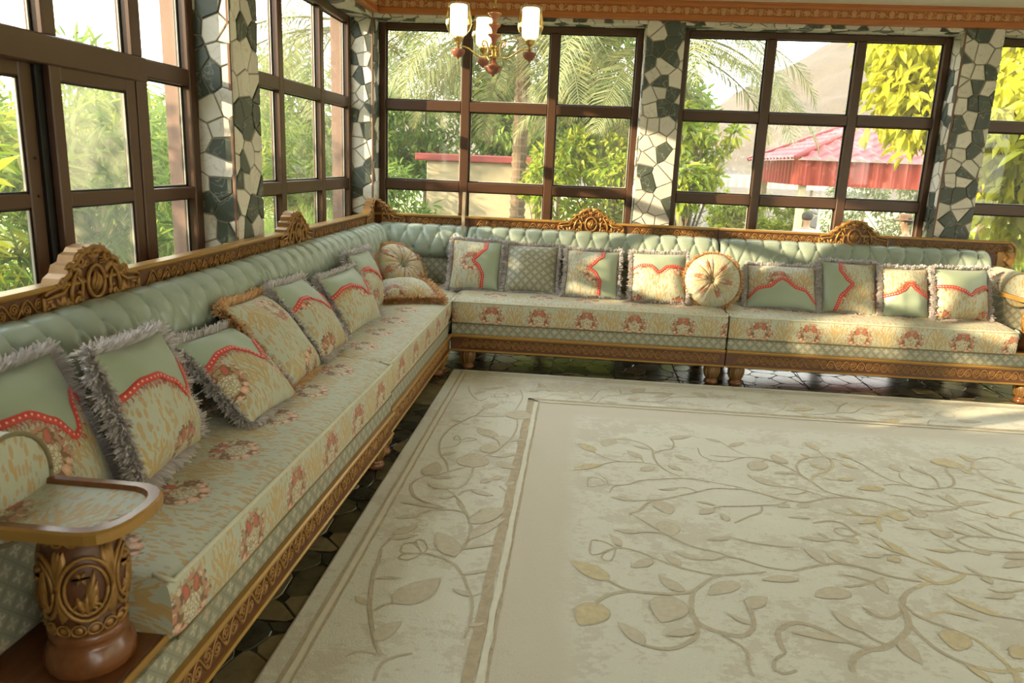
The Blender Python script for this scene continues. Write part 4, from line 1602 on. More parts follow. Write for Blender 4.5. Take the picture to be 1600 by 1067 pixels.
RUG_STEMS='''g,7,131,3424,179,3372,253,3337,342,3344,428,3322;g,6,159,3280,207,3318,267,3339;g,8,230,3622,298,3635,368,3599,412,3521,411,3417,428,3322,464,3253,506,3216;g,5,346,3404,360,3347;g,8,415,3469,462,3520,512,3551,529,3631,521,3686;g,6,641,3587,642,3492,679,3438,752,3432,848,3500,932,3506,998,3469,1049,3381;g,5,763,3711,831,3570,884,3528;g,5,685,3500,748,3492,848,3500;g,5,178,3077,145,3122,103,3115,99,3029,130,3034,185,3070;g,5,185,3070,179,3111,146,3167;g,7,185,3061,268,3076,326,3130,413,3163,514,3190,583,3186,643,3171,767,3134;g,7,189,2980,212,3049,268,3076;g,8,285,2919,379,2943,463,2989,565,3056,639,3102,743,3116,790,3113,856,3076,934,3042,959,3039;g,5,484,3086,528,3087,565,3056;g,9,375,2935,336,2898,298,2825,259,2797;g,6,259,2797,306,2749,376,2655,419,2612,482,2562,553,2539,594,2517;g,6,292,2647,376,2655;g,6,197,2509,158,2544,117,2555,105,2523,104,2453,133,2452,162,2485,197,2509;g,6,197,2509,161,2474,143,2426,176,2415,196,2503;g,8,197,2509,237,2510,287,2489,329,2456,407,2409,469,2387,537,2377,604,2393,707,2426;g,8,496,2478,538,2479,587,2510,651,2492,715,2459,804,2447;g,7,603,2900,643,2929,710,2941,812,2967,881,2987,930,3026;g,8,810,2959,795,2904,736,2851,667,2784;g,6,627,2666,697,2634,792,2620,851,2623;g,7,998,3469,951,3490,906,3441;g,5,942,3182,995,3175;g,5,1012,3337,1036,3332;g,9,958,3491,1006,3440,1049,3381,1078,3304,1101,3237,1133,3158,1208,3123,1270,3110,1328,3089,1390,3031;g,5,1011,3346,1063,3328;g,6,939,3182,995,3175,1043,3150,1087,3117,1127,3097;g,7,1040,3142,991,3108,944,3108;g,8,861,3069,920,3040,1003,3031,1105,3088,1192,3112,1267,3102;o,11,1094,3262,1131,3341,1195,3390,1245,3456,1267,3540,1255,3589;g,9,1255,3589,1188,3566,1123,3523,1080,3445,1066,3366,1072,3293;o,6,1241,3671,1255,3589,1306,3558,1343,3534;o,6,1136,3332,1177,3304,1229,3305;g,7,1373,3581,1404,3516,1434,3416,1465,3348,1514,3313,1570,3279,1633,3282;g,8,1411,3276,1474,3297,1540,3291,1599,3268,1681,3300,1751,3304,1823,3283;g,7,1542,3436,1526,3377,1544,3301;g,8,1670,3460,1686,3407,1659,3296;g,11,1696,3302,1743,3346,1775,3423,1784,3500,1809,3563;o,10,1973,3654,1927,3565,1880,3527;o,6,1927,3565,1998,3569,2069,3572;o,7,1944,3578,1941,3482,1960,3421,2002,3393,2052,3358;g,6,1988,3677,2050,3721,2123,3745,2160,3669;g,9,1390,3031,1448,3031,1535,3041,1636,3082,1665,3117;g,6,1399,3173,1457,3167,1504,3120,1567,3100,1644,3098;o,13,1421,3029,1347,3001,1276,2945,1242,2869,1232,2811;o,8,1269,2944,1201,2946,1137,2942,1077,2976;g,8,1436,2868,1495,2852,1556,2856;g,9,1591,2829,1665,2835,1759,2812;g,7,1734,2899,1782,2854;g,9,1588,2835,1537,2813,1502,2782,1517,2747,1561,2717,1622,2716,1715,2731;g,7,1450,2693,1514,2704;g,6,1658,3101,1690,3061,1744,3041,1803,3034,1870,3019;g,7,1166,2622,1250,2628;g,10,980,2838,1058,2872,1105,2846,1120,2781,1141,2772;g,8,1050,2796,1077,2814,1125,2795,1120,2762,1073,2748,1047,2776,1050,2796;g,8,1001,2704,1063,2714,1128,2770;o,8,1825,3040,1867,3085,1921,3113;g,10,804,2447,869,2484,944,2518,1002,2527,1062,2510,1123,2472,1181,2455,1230,2447;o,15,1409,2528,1362,2484,1305,2449,1248,2440,1198,2407;g,16,1198,2407,1150,2365,1116,2317,1099,2268,1090,2214,1074,2161,1033,2106,989,2065,942,2035,901,2021,859,1989,835,1950,825,1914;o,10,1247,2636,1274,2606,1312,2578,1356,2552,1380,2534;g,8,1356,2552,1409,2528,1465,2521,1529,2510,1591,2500;g,10,950,2368,998,2385,1055,2414,1106,2453;g,8,956,2450,1007,2442,1057,2420;g,7,1398,2266,1459,2254;o,9,1145,2214,1193,2252,1244,2269;g,9,1110,2288,1123,2237,1149,2206,1186,2182,1221,2155;o,11,1221,2155,1253,2124,1273,2073,1283,2023,1282,1987;g,11,1084,2188,1091,2123,1110,2060,1144,2017,1187,1987;o,13,1187,1987,1234,1977,1280,1984,1323,2000;g,11,1096,2255,1044,2207,1003,2201,968,2226;g,9,918,2117,940,2081,969,2058;g,13,918,2031,866,2050,826,2083,784,2117,731,2132,681,2101,656,2057,655,1996,658,1974;g,8,657,1970,623,1940,608,1896,630,1878,669,1898;o,14,1287,1981,1281,1953,1270,1925;g,7,1438,2435,1467,2420,1511,2427,1565,2450;g,11,159,2286,202,2249,242,2231,303,2229,376,2236,430,2258,460,2290,499,2341,547,2376;g,12,117,2143,148,2184,190,2214,232,2227;g,14,435,2257,419,2181,417,2111,438,2072,481,2047,525,2034,565,2048,594,2096,602,2156,600,2191;g,12,421,2086,418,2029,388,1986,343,1949,296,1939,247,1950;g,8,488,2032,531,1992,547,1958,539,1899,542,1852;g,10,-627,2365,-614,2291,-610,2208,-595,2131,-576,2040,-552,1965,-527,1896,-499,1831,-471,1794;g,7,-629,2372,-609,2449,-599,2522;g,9,-552,1994,-532,2027,-498,2052;g,6,-471,1794,-540,1800,-572,1771;g,8,-467,1687,-466,1755,-435,1795,-393,1814;g,6,-482,2357,-522,2423,-558,2404,-549,2352,-482,2357;g,6,-483,2363,-519,2437,-494,2448,-469,2392,-478,2358;g,6,-481,2353,-532,2349,-552,2314,-516,2307,-480,2351;g,8,-478,2358,-428,2347,-363,2308,-321,2243,-292,2169,-265,2088,-257,1992,-262,1901;g,10,-366,2344,-361,2371,-337,2468,-340,2581,-379,2699,-430,2789;g,7,-272,2118,-230,2157,-216,2237;g,8,-556,2644,-508,2692,-424,2707,-376,2683;g,10,-445,3139,-509,3075,-555,3028,-605,3004,-642,2924,-624,2844,-588,2784,-523,2744,-458,2719;g,8,-516,3081,-539,3173,-578,3249,-606,3349,-617,3459,-604,3580,-583,3668,-541,3764,-505,3828,-425,3844,-345,3861;g,8,-488,2889,-429,2813,-388,2731;g,8,-485,2904,-435,2920,-410,3025,-412,3148;g,8,-429,2846,-413,2889,-381,2909;g,8,-393,3259,-338,3347,-303,3445,-273,3566,-265,3712,-274,3819;g,7,-323,3413,-342,3494,-381,3535;g,6,-364,3290,-312,3283;g,5,-518,3459,-557,3470,-545,3522,-518,3459;g,5,-515,3464,-487,3504,-446,3483,-512,3441;g,6,-600,3332,-535,3381,-516,3450;g,7,-505,3828,-490,3877,-467,3990;g,6,-619,4390,-590,4252,-521,4105,-479,4154;g,7,-277,2963,-235,2901,-215,2812;g,7,-305,4373,-276,4212,-296,3978;g,5,-441,4244,-403,4266,-358,4221,-428,4192,-445,4243;o,6,-236,4184,-146,4256,-95,4322,-42,4315,44,4298,86,4220;g,8,86,4220,128,4281,174,4456,229,4487;o,7,-131,4388,-44,4388,20,4478,53,4545,126,4581;o,7,-44,4399,-91,4492,-140,4548;o,6,10,4438,43,4389,65,4285;o,6,-28,4212,12,4274,65,4267;g,7,159,4219,203,4333,280,4386,369,4443,459,4482,623,4499;g,6,303,4410,301,4503,270,4543;g,6,338,4275,433,4295,529,4316,626,4426,780,4460,1006,4528;g,5,506,4294,574,4240,660,4193;g,5,907,4278,942,4354,978,4379;g,5,528,4299,654,4309,804,4273;g,6,-247,4343,-153,4401,-124,4370;o,7,1045,4204,1154,4243,1235,4326,1274,4420,1242,4483;o,5,1257,4416,1333,4467,1335,4433;g,7,1252,4313,1330,4264,1432,4270,1540,4325,1637,4345,1705,4427,1737,4457;g,9,1545,4342,1601,4456,1671,4541;g,5,1579,4451,1569,4519,1524,4545;o,6,1870,4428,1958,4470,2034,4480;g,6,1681,4355,1782,4327,1902,4327;g,4,2137,4435,2210,4483,2230,4405,2164,4359,2137,4435;g,5,1992,4200,2044,4287,2115,4271'''
RUG_LEAVES='''o,0.45,131,3434,54,3537;o,0.32,159,3280,35,3191;g,0.6,232,3617,176,3522;g,0.25,404,3519,322,3557;g,0.4,349,3395,290,3486;g,0.5,399,3306,334,3238;g,0.35,516,3692,632,3755;g,0.35,767,3689,702,3734;g,0.3,805,3636,897,3715;g,0.4,517,3457,593,3411;g,0.4,474,3340,531,3275;g,0.28,288,2916,191,2936;g,0.22,487,3083,399,3050;g,0.6,381,2933,423,2818;g,0.28,295,2648,196,2644;g,0.7,392,2750,403,2628;g,0.35,212,2523,180,2603;g,0.4,320,2449,241,2382;g,0.4,414,2418,360,2490;g,0.25,498,2475,403,2520;g,0.2,618,2933,541,2957;g,0.5,605,2897,545,2839;g,0.4,644,2794,628,2861;g,0.28,630,2666,538,2626;g,0.6,927,3459,849,3344;g,0.55,1031,3459,1000,3567;g,0.35,945,3179,819,3286;g,0.35,1014,3328,958,3340;g,0.6,925,2969,888,2995;g,0.5,1032,3465,1001,3571;g,0.35,1013,3346,950,3326;g,0.4,942,3186,862,3255;g,0.65,1009,3009,957,2985;g,0.5,928,2995,878,2960;o,0.4,1243,3672,1206,3769;o,0.5,1172,3567,1140,3602;o,0.35,1197,3419,1148,3477;o,0.35,1226,3304,1309,3328;o,0.4,1379,3586,1329,3660;o,0.3,1304,3517,1370,3457;o,0.42,1401,3240,1281,3218;g,0.5,1559,3458,1552,3554;g,0.3,1669,3454,1627,3544;o,1.2,1813,3563,1856,3677;o,0.35,1977,3655,1958,3761;o,0.5,1900,3493,1865,3534;g,0.5,2038,3403,2010,3458;o,0.16,1815,3286,1945,3176;o,0.18,2034,3299,1902,3326;g,0.2,1660,3112,1817,3179;g,0.3,1655,3108,1666,3233;g,0.3,1641,3157,1614,3217;g,0.25,1581,3185,1528,3228;o,0.25,1256,2916,1161,2862;o,0.25,1208,2940,1167,3011;o,1.1,1354,2988,1338,2920;g,0.35,1460,3021,1447,3079;g,0.9,1463,3029,1437,2966;g,0.22,1439,2869,1330,2864;g,1.1,1484,2860,1452,2796;g,0.18,1593,2826,1508,2894;g,0.16,1664,2845,1585,2963;g,0.2,1742,2880,1693,2970;o,0.2,1451,2690,1343,2691;g,0.22,1480,2698,1436,2752;g,0.55,1585,2709,1520,2699;g,0.4,1758,3007,1751,3075;o,0.22,1257,2618,1208,2754;o,0.2,1258,2634,1168,2698;g,0.3,1164,2614,1081,2597;o,0.6,1217,2596,1166,2573;o,0.2,1368,2543,1316,2632;g,0.22,982,2877,896,2872;g,0.25,1000,2691,888,2704;g,0.25,1001,2713,969,2758;g,0.6,1110,2726,1061,2701;g,0.5,1197,2756,1176,2791;g,0.3,930,2516,885,2620;g,0.4,1008,2528,962,2604;g,0.35,1723,2702,1614,2667;g,0.25,1695,2652,1567,2592;o,0.35,1265,2443,1232,2497;g,0.18,1469,2524,1434,2587;g,0.6,1468,2516,1466,2465;g,0.5,958,2335,834,2291;g,0.4,1086,2434,1082,2349;o,0.22,1402,2264,1279,2381;o,0.17,1235,2264,1322,2228;o,0.75,1214,2159,1166,2061;g,0.25,1013,2202,964,2249;g,0.35,920,2115,862,2216;g,0.4,1027,2094,1036,1976;g,0.2,853,2052,700,2076;g,0.3,807,2395,679,2369;o,0.6,1394,2098,1317,2050;o,0.3,1163,1988,1198,1918;g,0.18,1517,2413,1399,2375;o,0.42,165,2284,36,2392;o,0.75,137,2137,69,2018;g,0.38,406,2252,335,2345;g,0.75,366,2218,316,2070;g,0.55,598,2195,671,2261;g,0.25,593,2100,530,2147;g,0.38,254,1951,184,2048;g,0.32,414,2041,323,2006;g,0.4,598,2336,482,2246;g,0.4,702,2378,787,2382;g,0.2,-620,2441,-519,2486;g,0.35,-612,2477,-539,2562;g,0.15,-597,2170,-513,2187;g,0.35,-579,2029,-628,2064;g,0.5,-505,2046,-389,2209;g,0.45,-511,1855,-456,1954;g,0.45,-365,2357,-457,2518;g,0.42,-347,2610,-232,2760;g,0.22,-333,2489,-217,2671;g,0.16,-344,2410,-241,2454;g,0.16,-318,2241,-231,2287;g,0.3,-276,2123,-337,2153;g,0.3,-552,2640,-639,2606;g,0.15,-480,2717,-647,2737;g,0.3,-258,1964,-211,1985;g,0.5,-607,3019,-584,3172;g,0.2,-567,2996,-464,3027;g,0.35,-572,3250,-513,3305;g,0.3,-574,2934,-478,2898;g,0.85,-411,3140,-433,3308;g,0.35,-384,2908,-291,2864;g,0.9,-283,3829,-258,3981;g,0.25,-290,3489,-221,3534;g,0.5,-353,3546,-465,3654;g,0.8,-366,3328,-385,3433;g,0.22,-314,3279,-231,3354;g,0.5,-312,3224,-222,3160;g,0.4,-561,3733,-621,3752;g,0.5,-476,3976,-402,4067;g,0.3,-561,4217,-498,4301;g,0.3,-522,4330,-405,4403;g,0.4,-359,2983,-305,3030;g,0.6,-311,3029,-271,3063;g,0.6,-246,2975,-220,3019;g,0.3,-334,2713,-231,2761;g,0.3,-502,2806,-446,2829;g,0.3,282,4228,196,4251;g,0.5,375,4456,460,4566;g,0.3,507,4411,620,4487;g,0.5,340,4317,414,4344;g,0.5,766,4550,816,4450;g,0.4,-160,4438,-198,4519;o,0.4,1299,4316,1425,4367;o,0.4,1320,4246,1373,4184;g,0.4,1041,4432,1124,4380;o,0.25,1792,4496,1928,4533;o,0.35,1926,4351,2021,4345;o,0.6,1938,4210,1998,4201;g,0.4,2206,4320,2342,4327;g,0.25,1507,4253,1625,4206;o,0.4,1769,4199,1861,4286'''

vg, vo, lg, lo_, rim = MB(), MB(), MB(), MB(), MB()
for k, ent in enumerate(RUG_STEMS.split(';')):
    q = ent.split(','); w = [int(v) / 1000 for v in q[2:]]
    ribbon(vo if q[0] == 'o' else vg, list(zip(w[::2], w[1::2])), float(q[1]) / 1000 * 1.25, .0133 + k * .000003)
for k, ent in enumerate(RUG_LEAVES.split(';')):
    q = ent.split(','); w = [int(v) / 1000 for v in q[2:]]
    rug_leaf(lo_ if q[0] == 'o' else lg, *w, float(q[1]), .0139 + k * .000004)
# the border and the part of the field beyond the picture's edge carry the same vine
rr = random.Random(5)
for k in range(9):
    x = 2.75 + rr.uniform(0, .7); y = .7 + k * .4
    ribbon(vg, [(x, y), (x + .15, y + .1), (x + .25, y + .05), (x + .4, y + .16)], .009, .0133)
    for j in range(3):
        rug_leaf(lg, x + .15 * j, y + .08, x + .15 * j + rr.uniform(-.08, .08), y + .08 + rr.uniform(.06, .12), .4, .0139)
tag(rim.build('carved_outline', M['rug_line'], rug), kind='stuff'); tag(vg.build('carved_vine', M['rug_line'], rug), kind='stuff'); tag(vo.build('ochre_vine', M['rug_gold'], rug), kind='stuff')
tag(lg.build('carved_leaves', M['rug_grey'], rug), kind='stuff'); tag(lo_.build('ochre_leaves', M['rug_gold'], rug), kind='stuff')

# ------------------------------------------------------------------ cushions


def cushion_pt(u, v, w, h, T, side):
    """u, v in -1..1; side -1 front, 1 back -> local point (x right, y depth, z up)"""
    x = w / 2 * u * (1 - .055 * (1 - v * v)); z = h / 2 * v * (1 - .055 * (1 - u * u))
    b = max(0, 1 - abs(u) ** 2.4) ** .62 * max(0, 1 - abs(v) ** 2.4) ** .62
    return Vector((x, side * T / 2 * b, z))


def interp_poly(poly, q):
    for a, b in zip(poly[:-1], poly[1:]):
        if a[0] <= q <= b[0]:
            t = (q - a[0]) / (b[0] - a[0] + 1e-9); t = t * t * (3 - 2 * t) * .5 + t * .5
            return a[1] + (b[1] - a[1]) * t
    return poly[-1][1] if q > poly[-1][0] else poly[0][1]


def fringe(parent, pts_out, mat, name='fringe', length=.030, n_each=1.0, seed=0, fat=.0020):
    """pts_out: list of (point, outward, normal) round the seam -> one mesh of yarn strands"""
    r = np.random.default_rng(seed)
    Pm = np.array([p[0] for p in pts_out]); O = np.array([p[1] for p in pts_out]); Nn = np.array([p[2] for p in pts_out])
    n = len(Pm)
    idx = r.random(int(n * n_each)) * (n - 1)
    i0 = idx.astype(int); f = (idx - i0)[:, None]
    p = Pm[i0] * (1 - f) + Pm[(i0 + 1) % n] * f; o = O[i0] * (1 - f) + O[(i0 + 1) % n] * f; nn = Nn[i0]
    t = np.cross(o, nn)
    N = len(p)
    tuft = np.sin(idx * 1.9) * .5 + np.sin(idx * .83 + 1) * .5
    length = length * (1 + .22 * np.sin(idx * .31 + seed) + .15 * np.sin(idx * .9))[:, None][:, 0]
    d = o * 1.0 + nn * (r.normal(0, .75, N)[:, None]) + t * (r.normal(0, .38, N)[:, None] + tuft[:, None] * .3)
    d /= np.linalg.norm(d, axis=1)[:, None]
    L = (length * r.uniform(.75, 1.1, N))[:, None]
    side = np.cross(d, r.normal(0, 1, (N, 3))); side /= np.linalg.norm(side, axis=1)[:, None] + 1e-9
    w = fat * (1 if n_each < 10 else 1.15) * r.uniform(.7, 1.3, N)[:, None]
    a = p - o * .004; m = a + d * L * .55; e = a + d * L + np.array([0, 0, -.18]) * L * .5
    s2 = np.cross(d, side)
    V = np.stack([a + side * w * .6, a - side * w * .6, m + side * w * 1.3, m - side * w * 1.3, e + s2 * w * .8, e - s2 * w * .8, m + s2 * w * 1.3, m - s2 * w * 1.3], 1).reshape(-1, 3)
    b = np.arange(N)[:, None] * 8
    F = np.concatenate([b + np.array([[0, 2, 3, 1]]), b + np.array([[2, 4, 5, 3]]), b + np.array([[0, 6, 7, 1]]), b + np.array([[6, 4, 5, 7]])], 1).reshape(-1, 4)
    return tag(np_mesh(name, V, F, mat, parent), kind='stuff')


def orient(o, loc, yaw, lean, roll):
    R = Matrix.Rotation(math.radians(yaw), 3, 'Z') @ Matrix.Rotation(math.radians(lean), 3, 'X') @ Matrix.Rotation(math.radians(roll), 3, 'Y')
    o.rotation_euler = R.to_euler(); o.location = loc


def square_cushion(label, loc, yaw, lean, roll, w, h, poly=None, side='top', fr='fringe_grey', fab='brocade', uv0=(0, 0), T=.15, fl=.030, seed=0, uvrot=0, density=1.0, group='fringed scatter cushions', ribbon_fringe=True):
    """poly: ribbon line; side: where the plain satin part lies (top, bottom, left, right) or None"""
    t = thing('throw_pillow', label, 'cushion', group=group)
    N = 40
    rnd = random.Random(seed)
    ox, oy = rnd.uniform(0, 9), rnd.uniform(0, 9)

    def wr(u, v, sd):
        p = cushion_pt(u, v, w, h, T, sd)
        e = (1 - u ** 4) * (1 - v ** 4)
        n1 = mnoise.noise(Vector((u * 1.6 + ox, v * 1.6 + oy, sd))) * .012
        c = max(0, abs(u) * abs(v) - .25)
        n2 = .006 * math.sin((u * math.copysign(1, v) + v * math.copysign(1, u)) * 9 + ox) * c
        p.y += sd * (n1 + n2) * e
        return p

    def plain_at(u, v):
        if not side or poly is None: return False
        if side == 'top': return v > interp_poly(poly, u)
        if side == 'bottom': return v < interp_poly(poly, u)
        if side == 'right': return u > interp_poly(poly, v)
        return u < interp_poly(poly, v)
    cu, su = math.cos(uvrot), math.sin(uvrot)

    def uvf(p):
        return (uv0[0] + cu * p.x - su * p.z, uv0[1] + su * p.x + cu * p.z)
    mb = MB()

    def warp(a):           # denser towards the seam
        q = 2 * a - 1
        return math.copysign(1 - (1 - abs(q)) ** 1.25, q)
    for sd in (-1, 1):
        mb.grid(lambda a, b: (lambda p: (p, uvf(p)))(wr(warp(a), warp(b), sd)), N, N, flip=(sd > 0),
                mat=(lambda a, b: 1 if plain_at(warp(a), warp(b)) else 0) if sd < 0 else None)
    body = mb.build('cover', [M[fab], M['green_plain']], t, True)
    # seam fringe
    per = []
    K = 110
    for s_ in range(4):
        for i in range(K):
            q = -1 + 2 * i / K
            u, v = ((q, 1), (1, -q), (-q, -1), (-1, q))[s_]
            p = cushion_pt(u, v, w, h, T, 1)
            o = Vector(((0, 0, 1), (1, 0, 0), (0, 0, -1), (-1, 0, 0))[s_])
            cr_ = Vector((u, 0, v)).normalized(); k = max(0, (abs(u * v) - .75) / .25)
            o = (o * (1 - k) + cr_ * k).normalized()
            per.append((p, o, Vector((0, 1, 0))))
    fringe(t, per, M[fr], length=fl, n_each=5.2 * density, seed=seed)
    if poly is not None:
        P = []
        n = 70
        for i in range(n + 1):
            q = -.985 + 1.97 * i / n; f = interp_poly(poly, q)
            P.append((q, f) if side in ('top', 'bottom') else (f, q))
        pts = [wr(u, v, -1) for u, v in P]
        mb = MB(); L = 0; prev = None; hwid = .0105
        tass = MB()
        sgn = {'top': -1, 'bottom': 1, 'right': -1, 'left': 1}[side]
        for i, p in enumerate(pts):
            tg = (pts[min(i + 1, n)] - pts[max(i - 1, 0)]).normalized()
            e = .02
            u, v = P[i]
            nrm = (wr(min(u + e, .99), v, -1) - wr(max(u - e, -.99), v, -1)).cross(wr(u, min(v + e, .99), -1) - wr(u, max(v - e, -.99), -1)).normalized()
            if nrm.y > 0: nrm = -nrm
            b = tg.cross(nrm).normalized()
            if i: L += (p - pts[i - 1]).length
            c = p + nrm * .0035
            row = [mb.vert(c + b * hwid * k - nrm * (.0028 if abs(k) == 1 else 0), (L, hwid * k)) for k in (-1, -.7, 0, .7, 1)]
            if prev:
                for k in range(4): mb.face((prev[k], row[k], row[k + 1], prev[k + 1]))
            prev = row
            if ribbon_fringe and i % 2 == 0:
                axis = Vector((0, 0, sgn)) if side in ('top', 'bottom') else Vector((sgn, 0, 0))
                bb_ = b if b.dot(axis) > 0 else -b
                for _ in range(2):
                    e0 = c + bb_ * hwid * .9; l_ = rnd.uniform(.010, .022)
                    e1 = e0 + bb_ * l_ + tg * rnd.uniform(-.008, .008) + nrm * .002
                    tass.tube([e0, (e0 + e1) / 2 + nrm * .003, e1], .0008, 3, caps=False)
        rb = mb.build('ribbon_trim', M['ribbon'], t, True)
        if tass.v: tag(tass.build('tassel_fringe', M['ribbon_red'], rb), kind='stuff')
    orient(t, loc, yaw, lean, roll)
    return t


def round_cushion(label, loc, yaw, lean, roll, R, T=.13, seed=0, npleat=13, uv0=(0, 0)):
    t = thing('round_pillow', label, 'cushion', group='round pleated cushions')
    rnd = random.Random(seed)
    an = sorted([2 * PI * (k + rnd.uniform(-.28, .28)) / npleat for k in range(npleat)])
    NR, NA = 26, 156
    mb = MB()

    def rad(r, a, sd):
        d = min(abs((a - q + PI) % (2 * PI) - PI) for q in an)
        pl = math.exp(-(d / .055) ** 2) * (.25 + .75 * (1 - r)) * (1 - r ** 6)
        puff = (max(0, 1 - r ** 2.6)) ** .6
        dimple = .048 * math.exp(-(r / .16) ** 2) + .020 * math.exp(-(r / .4) ** 2)
        y = T / 2 * puff - dimple - .015 * pl * min(1, r * 6) + .003 * math.sin(a * 40) * (1 - r) * math.exp(-r * 2)
        return Vector((R * r * math.cos(a), sd * y, R * r * math.sin(a)))
    for sd in (-1, 1):
        c = mb.vert(rad(0, 0, sd), uv0)
        rings = []
        for j in range(1, NR + 1):
            r = (j / NR) ** .85
            ring = []
            for k in range(NA):
                a = 2 * PI * k / NA; p = rad(r, a, sd)
                ring.append(mb.vert(p, (uv0[0] + a * R * 1.62, uv0[1] - .105 + r * R)))
            rings.append(ring)
        for k in range(NA):
            k2 = (k + 1) % NA
            f = (c, rings[0][k], rings[0][k2]); mb.face(f if sd < 0 else f[::-1])
            for j in range(NR - 1):
                q = (rings[j][k], rings[j + 1][k], rings[j + 1][k2], rings[j][k2]); mb.face(q if sd < 0 else q[::-1])
    mb.build('cover', M['brocade'], t, True)
    b = MB(); b.lathe([(.012, 0), (.011, .004), (.006, .0065)], 12)
    o = b.build('button', M['brocade'], t, True); o.rotation_euler = (PI / 2, 0, 0); o.location = (0, -T / 2 + .064, 0)
    per = []
    for k in range(330):
        a = 2 * PI * k / 330
        per.append((Vector((R * math.cos(a), 0, R * math.sin(a))), Vector((math.cos(a), 0, math.sin(a))), Vector((0, 1, 0))))
    fringe(t, per, M['fringe_tan'], length=.026, n_each=6.5, seed=seed)
    orient(t, loc, yaw, lean, roll)
    return t


BR = [(-1, .30), (-.62, .36), (-.32, .30), (0, .02), (.32, .30), (.62, .36), (1, .30)]           # ogee pointing at the brocade
LF = [(-1, .26), (-.62, .42), (-.25, .42), (.06, .24), (.32, -.04), (.44, .0), (.58, .34), (.75, .46), (1, .48)]
# left row, nearest first
square_cushion('sage topped cushion with grey fringe nearest the camera beside the armrest roll', (-1.255, 1.575, .640), 92, -24, 2, .40, .42, LF, seed=1, uv0=(.05, .02), density=2.2, fl=.038)
square_cushion('sage topped cushion with thick grey fringe standing second from the armrest', (-1.165, 1.925, .655), 98, -19, 4, .40, .36, LF, seed=2, uv0=(.0, -.12), density=2.4, fl=.040)
square_cushion('slumped grey fringed cushion lying back in front of the tan fringed one', (-1.150, 2.445, .598), 91, -46, 4, .40, .36, LF, seed=3, uv0=(.17, .03), density=2.0, fl=.036)
square_cushion('all brocade square cushion with tan fringe leaning on the left bolster', (-1.188, 2.862, .622), 95, -41, 3, .44, .40, None, None, 'fringe_tan', seed=4, uv0=(.03, .10), density=2.2, fl=.038, uvrot=PI)
square_cushion('grey fringed cushion with red ribbon leaning just behind the tan fringed one', (-1.190, 3.275, .628), 95, -38, 4, .43, .385, LF, seed=5, uv0=(.12, -.10), density=1.7, fl=.034)
square_cushion('wide low grey fringed cushion overlapping the last cushion before the corner', (-1.175, 3.830, .612), 84, -31, -1, .46, .32, LF, seed=6, uv0=(.28, -.05), density=1.7, fl=.034)
square_cushion('grey fringed cushion farthest along the left row near the corner', (-1.225, 4.270, .640), 88, -16, 1, .39, .35, LF, seed=7, uv0=(.05, -.15), density=1.7, fl=.034)
round_cushion('tilted round pleated cushion with tan fringe standing in the sofa corner', (-1.205, 5.065, .622), 52, -40, 24, .182, seed=21, uv0=(.1, .0))
square_cushion('square brocade cushion with tan fringe lying flat in the corner', (-1.085, 4.660, .520), 27, -82, 0, .38, .33, None, None, 'fringe_tan', seed=9, uv0=(.10, .12), T=.165, density=2.4, fl=.042)
# back row, left to right
VR = [(-1, .30), (-.55, .34), (-.2, .16), (.02, -.10), (.3, .14), (.6, .40), (1, .42)]
square_cushion('cushion with sage right edge and vertical red ribbon leftmost on the back row', (-.708, 5.205, .640), 5, -31, 2, .345, .37, VR, 'right', seed=10, uv0=(.03, .0), density=1.7, fl=.034)
square_cushion('grey fringed cushion covered all over in diamond lattice brocade', (-.320, 5.215, .632), 0, -36, 0, .36, .37, None, None, fab='diaper', seed=11, density=1.7, fl=.034)
square_cushion('cushion with sage right edge standing right of the diamond lattice one', (.098, 5.160, .628), -2, -38, 0, .36, .36, VR, 'right', seed=12, uv0=(-.02, .03), density=1.7, fl=.034)
square_cushion('sage topped grey fringed cushion standing left of the big round cushion', (.540, 5.095, .634), -5, -36, -2, .36, .365, BR, seed=13, uv0=(.15, -.06), density=1.7, fl=.034)
round_cushion('upright round pleated cushion with tan fringe over the back row seam', (.885, 5.040, .640), -4, -20, 0, .180, seed=22, uv0=(.05, .05))
square_cushion('wide cushion with sage lower edge standing right of the round cushion', (1.345, 5.105, .610), -10, -40, -2, .445, .335, [(-1, -.62), (-.7, -.28), (-.35, -.22), (-.1, .08), (0, .16), (.12, .06), (.4, -.26), (.7, -.30), (1, -.72)], 'bottom', seed=14, uv0=(.02, -.02), density=1.7, fl=.034)
square_cushion('cushion with sage left edge and vertical ribbon right of the wide cushion', (1.765, 5.075, .634), -1, -27, 1, .35, .35, [(-1, -.52), (-.5, -.42), (-.2, -.16), (0, .02), (.25, -.22), (.6, -.40), (1, -.34)], 'left', seed=15, uv0=(.10, .06), density=1.7, fl=.034)
square_cushion('narrow cushion with sage lower half second from the right arm', (2.105, 5.035, .625), 4, -20, 0, .30, .325, [(-1, -.18), (-.6, -.12), (-.3, .02), (0, .30), (.3, .06), (.6, -.10), (1, -.20)], 'bottom', seed=16, uv0=(.0, .0), density=1.7, fl=.034)
square_cushion('sage topped cushion standing against the right rolled arm', (2.445, 5.020, .636), 11, -18, 0, .37, .335, [(-1, .28), (-.5, .24), (-.2, .10), (.08, -.08), (.35, .14), (.7, .28), (1, .26)], seed=17, uv0=(.16, -.10), density=1.7, fl=.034)

# slim pale stick standing between the bolster and the first back cushion
mb = MB(); mb.box(-.0115, .0115, -.004, .004, .0, .40, .002)
st_ = mb.build('stick', M['cream_paint']); st_.location = (-.829, 5.352, .728); st_.rotation_euler = (-.10, 0, 0)
tag(st_, 'thin cream stick upright against the back crest behind the leftmost back cushion', 'stick')

